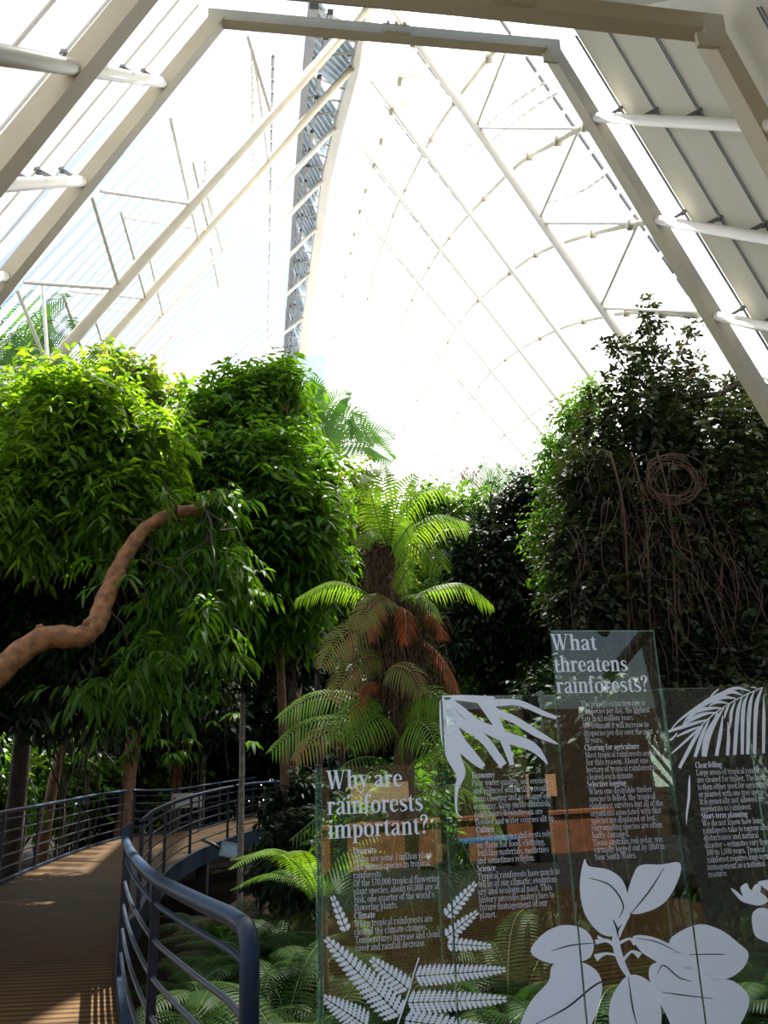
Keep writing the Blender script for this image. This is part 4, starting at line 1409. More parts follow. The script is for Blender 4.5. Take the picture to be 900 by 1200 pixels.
for x, y, row in cand:
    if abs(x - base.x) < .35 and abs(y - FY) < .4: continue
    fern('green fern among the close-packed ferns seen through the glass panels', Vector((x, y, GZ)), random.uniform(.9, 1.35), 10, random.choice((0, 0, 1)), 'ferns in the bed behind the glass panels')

# ------------------------------------------------------------------ low dark shrubs
SH = [(352, 935, 13.5, 26, 'deep', 'low dark shrub in the shade between the floodlight and the centre fern'),
      (335, 1000, 12.5, 20, 'deep', 'low dark shrub under the inner bend beside the walkway pillar'),
      (352, 985, 10.8, 26, 'deep', 'low dark shrub behind the lit fern by the first glass panel'),
      (560, 900, 11, 60, 'mid', 'leafy shrub behind the root-patterned glass panel'),
      (640, 940, 10, 55, 'deep', 'dark shrub behind the joint of the two middle glass panels'),
      (700, 850, 9.2, 50, 'deep', 'dim leafy shrub behind the tallest glass panel'),
      (740, 950, 10, 60, 'mid', 'shrub low behind the tallest glass panel'),
      (830, 920, 9.6, 70, 'olive', 'dull green shrub behind the palm-leaf glass panel'),
      (880, 850, 8.8, 50, 'olive', 'dull green shrub at the right edge above the palm-leaf print'),
      (650, 830, 13, 55, 'deep', 'dark shrub in the gap left of the tallest glass panel'),
      (460, 960, 10, 60, 'mid', 'leafy shrub behind the base of the centre fern'),
      (-40, 900, 19, 60, 'mid', 'leafy shrub beyond the outer railing at the left edge'),
      (70, 895, 24, 50, 'mid', 'leafy shrub beyond the outer railing near the leaning trunk'),
      (150, 900, 27, 50, 'yellow', 'sparse pale shrub behind the corner of the outer railing'),
      (230, 895, 29, 50, 'deep', 'dark shrub behind the far bend of the railing'),
      (110, 915, 26, 45, 'deep', 'dark shrub close behind the outer railing')]
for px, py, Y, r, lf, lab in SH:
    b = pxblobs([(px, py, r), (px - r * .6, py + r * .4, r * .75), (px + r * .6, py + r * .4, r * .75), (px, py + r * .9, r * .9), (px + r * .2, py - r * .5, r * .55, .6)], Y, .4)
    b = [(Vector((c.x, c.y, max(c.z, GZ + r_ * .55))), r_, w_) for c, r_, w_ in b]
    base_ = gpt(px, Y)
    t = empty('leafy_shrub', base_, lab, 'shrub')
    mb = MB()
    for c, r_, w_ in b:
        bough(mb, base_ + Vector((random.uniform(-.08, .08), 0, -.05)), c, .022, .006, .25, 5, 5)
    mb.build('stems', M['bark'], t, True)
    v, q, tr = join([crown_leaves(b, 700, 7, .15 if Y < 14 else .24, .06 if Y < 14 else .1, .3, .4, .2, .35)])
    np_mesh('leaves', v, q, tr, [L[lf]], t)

# ------------------------------------------------------------------ dark trees added to close the view and shade crowns and beds
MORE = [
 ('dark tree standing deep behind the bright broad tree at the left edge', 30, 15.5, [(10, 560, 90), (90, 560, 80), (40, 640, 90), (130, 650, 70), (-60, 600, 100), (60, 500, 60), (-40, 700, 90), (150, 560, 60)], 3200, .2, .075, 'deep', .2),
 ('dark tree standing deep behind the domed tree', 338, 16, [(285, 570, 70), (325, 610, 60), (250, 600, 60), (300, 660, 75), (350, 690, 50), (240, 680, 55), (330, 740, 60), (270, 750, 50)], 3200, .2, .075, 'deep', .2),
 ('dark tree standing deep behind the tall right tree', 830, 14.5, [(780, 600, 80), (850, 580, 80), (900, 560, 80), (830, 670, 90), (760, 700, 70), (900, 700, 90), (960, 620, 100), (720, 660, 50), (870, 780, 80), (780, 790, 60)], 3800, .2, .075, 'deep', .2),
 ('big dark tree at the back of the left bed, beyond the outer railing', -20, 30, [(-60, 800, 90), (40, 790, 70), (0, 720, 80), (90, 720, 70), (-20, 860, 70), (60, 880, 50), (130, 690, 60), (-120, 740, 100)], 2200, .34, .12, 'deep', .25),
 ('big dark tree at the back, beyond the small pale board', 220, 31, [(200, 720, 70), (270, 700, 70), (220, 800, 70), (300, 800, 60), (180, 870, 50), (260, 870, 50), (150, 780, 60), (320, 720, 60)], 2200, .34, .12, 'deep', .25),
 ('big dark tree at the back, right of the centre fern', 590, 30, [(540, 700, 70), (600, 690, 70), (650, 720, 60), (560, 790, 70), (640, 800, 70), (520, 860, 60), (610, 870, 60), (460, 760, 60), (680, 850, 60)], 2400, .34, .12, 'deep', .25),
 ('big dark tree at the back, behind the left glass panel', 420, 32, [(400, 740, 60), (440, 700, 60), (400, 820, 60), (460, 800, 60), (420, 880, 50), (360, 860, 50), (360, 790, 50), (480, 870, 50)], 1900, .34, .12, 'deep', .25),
 ('wide dark tree added for shade, off to the right of the glass panels', 980, 12, [(950, 700, 100), (1040, 640, 140), (980, 820, 110), (930, 900, 80), (1080, 780, 140)], 2600, .2, .08, 'deep', .22),  # added past the right edge of the view to block light
 ('wide dark tree added for shade, to the left of the leaning tree', -260, 12, [(-160, 620, 120), (-240, 560, 150), (-180, 740, 120), (-300, 700, 160), (-130, 820, 90), (-90, 700, 70)], 2600, .22, .085, 'deep', .22),  # unseen tree, added to shade the left side
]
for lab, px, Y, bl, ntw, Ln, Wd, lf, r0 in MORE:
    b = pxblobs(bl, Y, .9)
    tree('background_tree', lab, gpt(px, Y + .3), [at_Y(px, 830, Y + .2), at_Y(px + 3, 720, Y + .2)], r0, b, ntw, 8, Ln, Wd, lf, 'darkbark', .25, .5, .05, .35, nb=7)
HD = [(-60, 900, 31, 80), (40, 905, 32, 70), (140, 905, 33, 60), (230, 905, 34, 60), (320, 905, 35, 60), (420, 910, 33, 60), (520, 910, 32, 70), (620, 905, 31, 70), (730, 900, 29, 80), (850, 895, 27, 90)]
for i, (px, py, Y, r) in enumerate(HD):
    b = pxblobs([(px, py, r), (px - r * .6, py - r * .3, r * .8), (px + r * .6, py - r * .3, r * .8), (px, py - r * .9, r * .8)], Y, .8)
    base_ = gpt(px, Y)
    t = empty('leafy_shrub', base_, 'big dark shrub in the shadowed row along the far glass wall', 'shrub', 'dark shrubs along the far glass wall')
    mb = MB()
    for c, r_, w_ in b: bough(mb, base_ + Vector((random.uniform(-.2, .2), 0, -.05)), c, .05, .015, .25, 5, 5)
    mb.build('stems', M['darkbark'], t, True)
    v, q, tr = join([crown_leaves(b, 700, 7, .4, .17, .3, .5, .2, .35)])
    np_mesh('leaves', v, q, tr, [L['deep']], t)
# ================================================================== GLASS SIGN PANELS
PD = 3.55
PA = math.radians(12.5)
PU = Vector((math.cos(PA), math.sin(PA), 0))
PN = Vector((-math.sin(PA), math.cos(PA), 0))       # away from the viewer
P0 = at_D(375, 900, PD)
P0.z = 0
UP = Vector((0, 0, 1))


def pp(px, py, off=0.0):
    """picture point -> point on the glass front"""
    return on_plane(px, py, P0, PN) - PN * off


def uv(px, py):
    p = on_plane(px, py, P0, PN)
    return (p - P0).dot(PU), p.z


def from_uv(u, v, off=.0): return P0 + PU * u + UP * v - PN * off


us = [uv(375, 900)[0], (uv(521, 895)[0] + uv(517, 817)[0]) / 2, (uv(652, 815)[0] + uv(645, 740)[0]) / 2, (uv(768, 738)[0] + uv(775, 808)[0]) / 2, uv(898, 805)[0]]
tops = [uv(448, 897)[1], uv(585, 815)[1], uv(706, 739)[1], uv(836, 806)[1]]
PL = ['glass panel asking why rainforests matter, lowest and first of the four',
      'glass panel with white branching root print and the economy, culture and science text',
      'tallest glass panel, asking what threatens rainforests',
      'glass panel with white palm-leaf print and the clear felling text, at the right edge']
TH = .006
panels, panes = [], []
for i in range(4):
    base = from_uv((us[i] + us[i + 1]) / 2, 0, -TH)
    t = empty('glass_panel', base, PL[i], 'glass sign', 'row of four glass signs')
    panels.append(t)
    u0, u1, v1 = us[i] + .003, us[i + 1] - .003, tops[i]
    c = from_uv((u0 + u1) / 2, v1 / 2, -TH)
    mb = MB()
    a, b_, n_ = PU * ((u1 - u0) / 2), UP * (v1 / 2), PN * TH
    vs = [c + a * x + b_ * y + n_ * z for x in (-1, 1) for y in (-1, 1) for z in (-1, 1)]
    mb.add(vs, [(0, 4, 6, 2), (1, 3, 7, 5)], 0)
    mb.add(vs, [(0, 1, 5, 4), (2, 6, 7, 3), (0, 2, 3, 1), (4, 5, 7, 6)], 1)
    panes.append(mb.build('pane', [M['glass'], M['glass_edge']], t))
    # upright glass fins behind the joints
    fins = [(us[i + 1] - .0, min(tops[i], tops[i + 1]) if i < 3 else tops[i])]
    if i == 0: fins.append((us[0] + .006, tops[0]))
    for u_, vt in fins:
        mb = MB()
        c = from_uv(u_, vt / 2, -(TH * 2 + .092))
        a, b_, n_ = PU * .004, UP * (vt / 2), PN * .085
        vs = [c + a * x + b_ * y + n_ * z for x in (-1, 1) for y in (-1, 1) for z in (-1, 1)]
        mb.add(vs, [(0, 1, 3, 2), (4, 6, 7, 5)], 0)
        mb.add(vs, [(0, 4, 5, 1), (2, 3, 7, 6), (0, 2, 6, 4), (1, 5, 7, 3)], 1)
        mb.build('glass_fin', [M['glass'], M['glass_edge']], t)


# ---- shapes in plane coordinates, clipped to each panel
def clip(poly, x0, x1):
    for lim, sgn in ((x0, 1), (x1, -1)):
        out_ = []
        for i in range(len(poly)):
            a, b_ = poly[i], poly[(i + 1) % len(poly)]
            ia, ib = (a[0] - lim) * sgn >= 0, (b_[0] - lim) * sgn >= 0
            if ia: out_.append(a)
            if ia != ib:
                f = (lim - a[0]) / (b_[0] - a[0])
                out_.append((lim, a[1] + (b_[1] - a[1]) * f))
        poly = out_
        if len(poly) < 3: return []
    return poly


def area(p): return .5 * sum(p[i][0] * p[(i + 1) % len(p)][1] - p[(i + 1) % len(p)][0] * p[i][1] for i in range(len(p)))


def put(polys, name, mat, off=.0012, label=None, over=()):
    """polys: lists of picture points; one mesh on every panel they touch"""
    for i, t in enumerate(panels):
        mb = MB()
        for j, pl in enumerate(polys):
            q = [uv(*p) for p in pl]
            q = clip(q, us[i] + .004, us[i + 1] - .004)
            if len(q) >= 3 and abs(area(q)) > 1e-7:
                if area(q) < 0: q = q[::-1]
                o_ = off + (j % 7) * .00008
                mb.poly([from_uv(u, v, o_) for u, v in q])
        for pl in over:
            q = clip([uv(*p) for p in pl], us[i] + .004, us[i + 1] - .004)
            if len(q) >= 3 and abs(area(q)) > 1e-7 and mb.v:
                if area(q) < 0: q = q[::-1]
                mb.poly([from_uv(u, v, off + .001) for u, v in q], 1)
        if mb.v:
            o = mb.build(name, [mat, M['print_gap']] if over else mat, panes[i])
            if label: o['label'] = label


def ribbon(pts, hw, closed=False, n=5):
    """tapered stroke -> list of quads (2-D)"""
    sp = smooth_pts([(p[0], p[1], w_) for p, w_ in zip(pts, hw)], n)
    L_, R2 = [], []
    for i, p in enumerate(sp):
        a, b_ = sp[max(i - 1, 0)], sp[min(i + 1, len(sp) - 1)]
        if closed and i in (0, len(sp) - 1): a, b_ = sp[-2], sp[1]
        tx, ty = b_[0] - a[0], b_[1] - a[1]
        l_ = math.hypot(tx, ty) or 1
        nx, ny = -ty / l_, tx / l_
        w_ = max(.0, p[2])
        L_.append((p[0] + nx * w_, p[1] + ny * w_)); R2.append((p[0] - nx * w_, p[1] - ny * w_))
    return [[L_[i], L_[i + 1], R2[i + 1], R2[i]] for i in range(len(sp) - 1)]


def smoothpoly(pts, n=4):
    P = pts + pts[:3]
    sp = smooth_pts([pts[-1]] + pts + pts[:2], n)
    return [tuple(p) for p in sp[n:n * (len(pts) + 1)]]


def tri(poly):
    """cut a closed outline into convex-safe triangles (ear clipping through mathutils)"""
    from mathutils.geometry import tessellate_polygon
    v = [Vector((p[0], p[1], 0)) for p in poly]
    return [[poly[i] for i in f] for f in tessellate_polygon([v])]


# panel 2: branching roots
S3 = lambda p: (510 + p[0] / 6, 800 + p[1] / 6)
roots = [([(110, 108), (200, 112), (300, 118), (410, 140), (560, 138), (650, 165), (760, 215), (850, 247)], [14, 18, 26, 26, 21, 20, 17, 12]),
         ([(395, 135), (420, 200), (560, 262), (700, 350), (800, 402), (862, 432)], [22, 26, 26, 25, 15, 4]),
         ([(100, 120), (180, 190), (290, 285), (400, 340), (520, 392), (640, 430), (720, 482), (790, 572)], [14, 26, 30, 38, 38, 36, 26, 4]),
         ([(320, 108), (385, 200), (435, 290), (475, 380), (510, 480), (540, 580)], [40, 40, 32, 30, 24, 16]),
         ([(75, 150), (140, 240), (220, 310), (300, 360), (370, 430), (420, 500), (480, 582)], [28, 34, 34, 32, 30, 30, 28]),
         ([(80, 220), (110, 320), (165, 415), (240, 500), (300, 560), (340, 592)], [52, 54, 46, 40, 30, 20]),
         ([(75, 120), (85, 250), (100, 400), (130, 520), (170, 610), (178, 660), (153, 740), (145, 840), (155, 920), (190, 950)], [44, 56, 58, 50, 40, 28, 14, 9, 7, 4]),
         ([(50, 97), (62, 300), (66, 505)], [14, 18, 8]), ([(45, 97), (200, 97), (410, 110)], [6, 10, 14])]
put([[S3(p) for p in q] for pts, hw in roots for q in ribbon(pts, hw)], 'root_print', M['print'])
# panel 4: palm leaf
S7 = lambda p: (780 + p[0] / 7.5, 800 + p[1] / 7.5)
pl = [([(850, 40), (800, 180), (785, 400), (780, 625)], [4, 17, 16, 14]), ([(775, 80), (737, 220), (720, 630)], [4, 17, 15]), ([(725, 100), (680, 240), (672, 630)], [4, 17, 13]),
      ([(670, 130), (632, 270), (605, 635)], [4, 17, 16]), ([(610, 170), (578, 250), (570, 330), (560, 410)], [4, 14, 13, 3]), ([(545, 345), (552, 480), (541, 640)], [3, 14, 14]),
      ([(560, 190), (530, 250), (515, 315)], [4, 12, 3]), ([(500, 290), (480, 450), (445, 642)], [4, 16, 15]), ([(510, 225), (420, 360), (360, 500), (338, 650)], [4, 22, 30, 22]), ([(455, 265), (420, 335)], [8, 4]),
      ([(380, 330), (320, 460), (258, 652)], [4, 17, 14]), ([(320, 380), (240, 520), (120, 750)], [10, 17, 14]), ([(860, 110), (862, 300), (858, 620)], [2, 14, 12]),
      ([(320, 375), (200, 490), (38, 635)], [6, 11, 5]), ([(300, 385), (200, 425), (95, 472)], [4, 12, 6]), ([(385, 320), (200, 372), (18, 432)], [4, 16, 10]), ([(450, 262), (360, 270), (270, 300), (150, 372)], [3, 12, 18, 4]),
      ([(510, 225), (390, 225), (260, 255), (190, 340)], [3, 14, 18, 4]), ([(560, 185), (460, 170), (380, 205)], [3, 12, 3]), ([(620, 140), (500, 128), (380, 160), (250, 245)], [4, 18, 26, 8]), ([(670, 110), (560, 80), (400, 150), (230, 250), (110, 340), (38, 425)], [4, 18, 24, 14, 7, 4]),
      ([(740, 75), (640, 48), (560, 62), (470, 100)], [4, 12, 14, 5]), ([(803, 50), (770, 40), (745, 40)], [3, 6, 2]), ([(465, 55), (420, 95), (380, 140)], [6, 8, 3]), ([(300, 230), (200, 300), (150, 370)], [8, 8, 4]), ([(100, 440), (60, 490), (20, 508)], [4, 9, 8]),
      ([(305, 385), (430, 270), (560, 185), (700, 108), (850, 42)], [5, 5, 5, 5, 4]), ([(210, 810), (207, 880), (203, 1010), (185, 1150), (182, 1250)], [1, 9, 11, 8, 1])]
put([[S7(p) for p in q] for pts, hw in pl for q in ribbon(pts, hw)], 'palm_leaf_print', M['print'])
# big leaves across panels 2 to 4
S8 = lambda p: (450 + p[0] / 2, 900 + p[1] / 2)
big = [[(470, 213), (480, 230), (525, 238), (560, 265), (575, 320), (570, 350), (545, 378), (530, 395), (500, 382), (472, 345), (460, 300), (460, 255)],
       [(600, 228), (650, 226), (693, 222), (690, 260), (662, 310), (622, 335), (577, 340), (570, 300), (582, 255)],
       [(343, 430), (375, 387), (420, 368), (465, 376), (490, 405), (485, 440), (455, 455), (390, 458)],
       [(385, 500), (395, 462), (440, 450), (490, 468), (510, 502), (505, 550), (480, 610), (430, 660), (310, 660), (320, 600), (345, 545)],
       [(583, 395), (630, 396), (690, 425), (722, 460), (690, 490), (640, 455), (602, 430)],
       [(668, 410), (690, 385), (740, 366), (790, 380), (830, 410), (854, 435), (840, 470), (800, 495), (740, 492), (690, 455)],
       [(620, 480), (640, 455), (720, 455), (770, 490), (820, 500), (856, 540), (835, 600), (790, 650), (700, 650), (660, 575), (635, 530)],
       [(575, 485), (610, 492), (640, 525), (650, 590), (630, 660), (545, 660), (528, 600), (530, 550), (550, 508)],
       [(862, 345), (880, 328), (905, 335), (925, 370), (915, 410), (890, 405), (868, 390)],
       [(875, 268), (900, 262), (940, 262), (940, 295), (905, 290), (890, 280)], [(812, 282), (825, 288), (840, 300), (835, 280), (850, 270), (858, 285), (880, 290), (900, 310), (880, 322), (855, 318), (835, 310)], [(863, 285), (872, 272), (882, 276), (880, 292)]]
polys = []
for o_ in big: polys += tri([S8(p) for p in smoothpoly(o_)])
for pts, hw in (([(540, 375), (545, 420), (558, 460), (575, 490)], [6, 9, 8, 5]), ([(575, 340), (560, 370), (548, 395)], [4, 4, 5]), ([(545, 425), (525, 405), (495, 408)], [4, 4, 6]), ([(552, 440), (520, 435), (495, 445)], [4, 3, 9]),
                ([(552, 410), (575, 400), (590, 412)], [4, 3, 7]), ([(560, 450), (580, 430), (600, 440)], [4, 3, 8]), ([(500, 395), (520, 405), (540, 410)], [3, 3, 4])):
    polys += [[S8(p) for p in q] for q in ribbon(pts, hw)]
veins = [([(355, 600), (430, 560), (500, 505), (560, 490)], 2), ([(392, 428), (440, 415), (490, 410)], 1.6), ([(482, 258), (530, 275), (560, 320), (550, 352)], 1.6), ([(655, 235), (620, 290), (575, 345)], 1.8), ([(715, 437), (770, 436), (800, 437)], 1.4), ([(650, 525), (700, 532), (770, 540)], 1.4), ([(572, 490), (582, 560), (592, 600)], 1.8), ([(590, 398), (640, 408), (690, 432)], 1.2), ([(640, 482), (655, 462), (690, 490), (720, 500)], 1.4), ([(536, 355), (545, 375), (548, 395)], 2.4)]
put(polys, 'leaf_print', M['print'], over=[[S8(p) for p in q] for pts, hw in veins for q in ribbon(pts, [hw * .4] + [hw] * (len(pts) - 2) + [hw * .4])])


# panel 1 and 2: fern fronds
def pinna(b, e, wd, n, ser=True):
    out_ = []
    bx, by, ex, ey = *b, *e
    l_ = math.hypot(ex - bx, ey - by)
    tx, ty = (ex - bx) / l_, (ey - by) / l_
    nx, ny = -ty, tx
    for i in range(n):
        f = (i + .4) / n
        px, py = bx + tx * l_ * f, by + ty * l_ * f
        ln = wd * (1 - f) ** .6 * (.95 + .2 * math.sin(min(1, f * 4) * 1.57)) + 1.2
        hw = l_ / n * .52
        for s_ in (-1, 1):
            dx, dy = nx * s_ * .93 + tx * .36, ny * s_ * .93 + ty * .36
            ox, oy = px + nx * s_ * .5, py + ny * s_ * .5
            prof = [(0, .5), (.14, .98), (.2, .6), (.36, 1.05), (.42, .55), (.58, .95), (.64, .42), (.8, .7), (.85, .26), (1, 0)]
            A1 = [(ox + dx * ln * t_ + tx * hw * w_, oy + dy * ln * t_ + ty * hw * w_) for t_, w_ in prof]
            A2 = [(ox + dx * ln * t_ - tx * hw * w_, oy + dy * ln * t_ - ty * hw * w_) for t_, w_ in prof[:-1]]
            for k in range(len(prof) - 1):
                q = [A1[k], A1[k + 1], A2[min(k + 1, len(A2) - 1)] if k < len(A2) - 1 else A1[k + 1], A2[k]]
                out_.append(q)
    return out_


polys = []
for b_, e_, wd, n_ in (((487, 1144), (593, 1136), 13, 19), ((478, 1175), (594, 1171), 15, 19), ((478, 1159), (434, 1123), 13, 9), ((468, 1190), (381, 1099), 19, 18), ((430, 1202), (378, 1168), 17, 11), ((474, 1196), (600, 1212), 15, 18),
                       ((406, 1091), (389, 1049), 6, 6), ((523, 1074), (558, 1034), 8, 8), ((523, 1098), (560, 1068), 8, 8), ((524, 1106), (576, 1109), 8, 9)):
    polys += pinna(b_, e_, wd, n_)
for pts, hw in (([(491, 1122), (485, 1140), (478, 1165), (466, 1200)], [.8, .7, .8, .9]),):
    polys += ribbon(pts, hw)
put(polys, 'fern_print', M['print'])

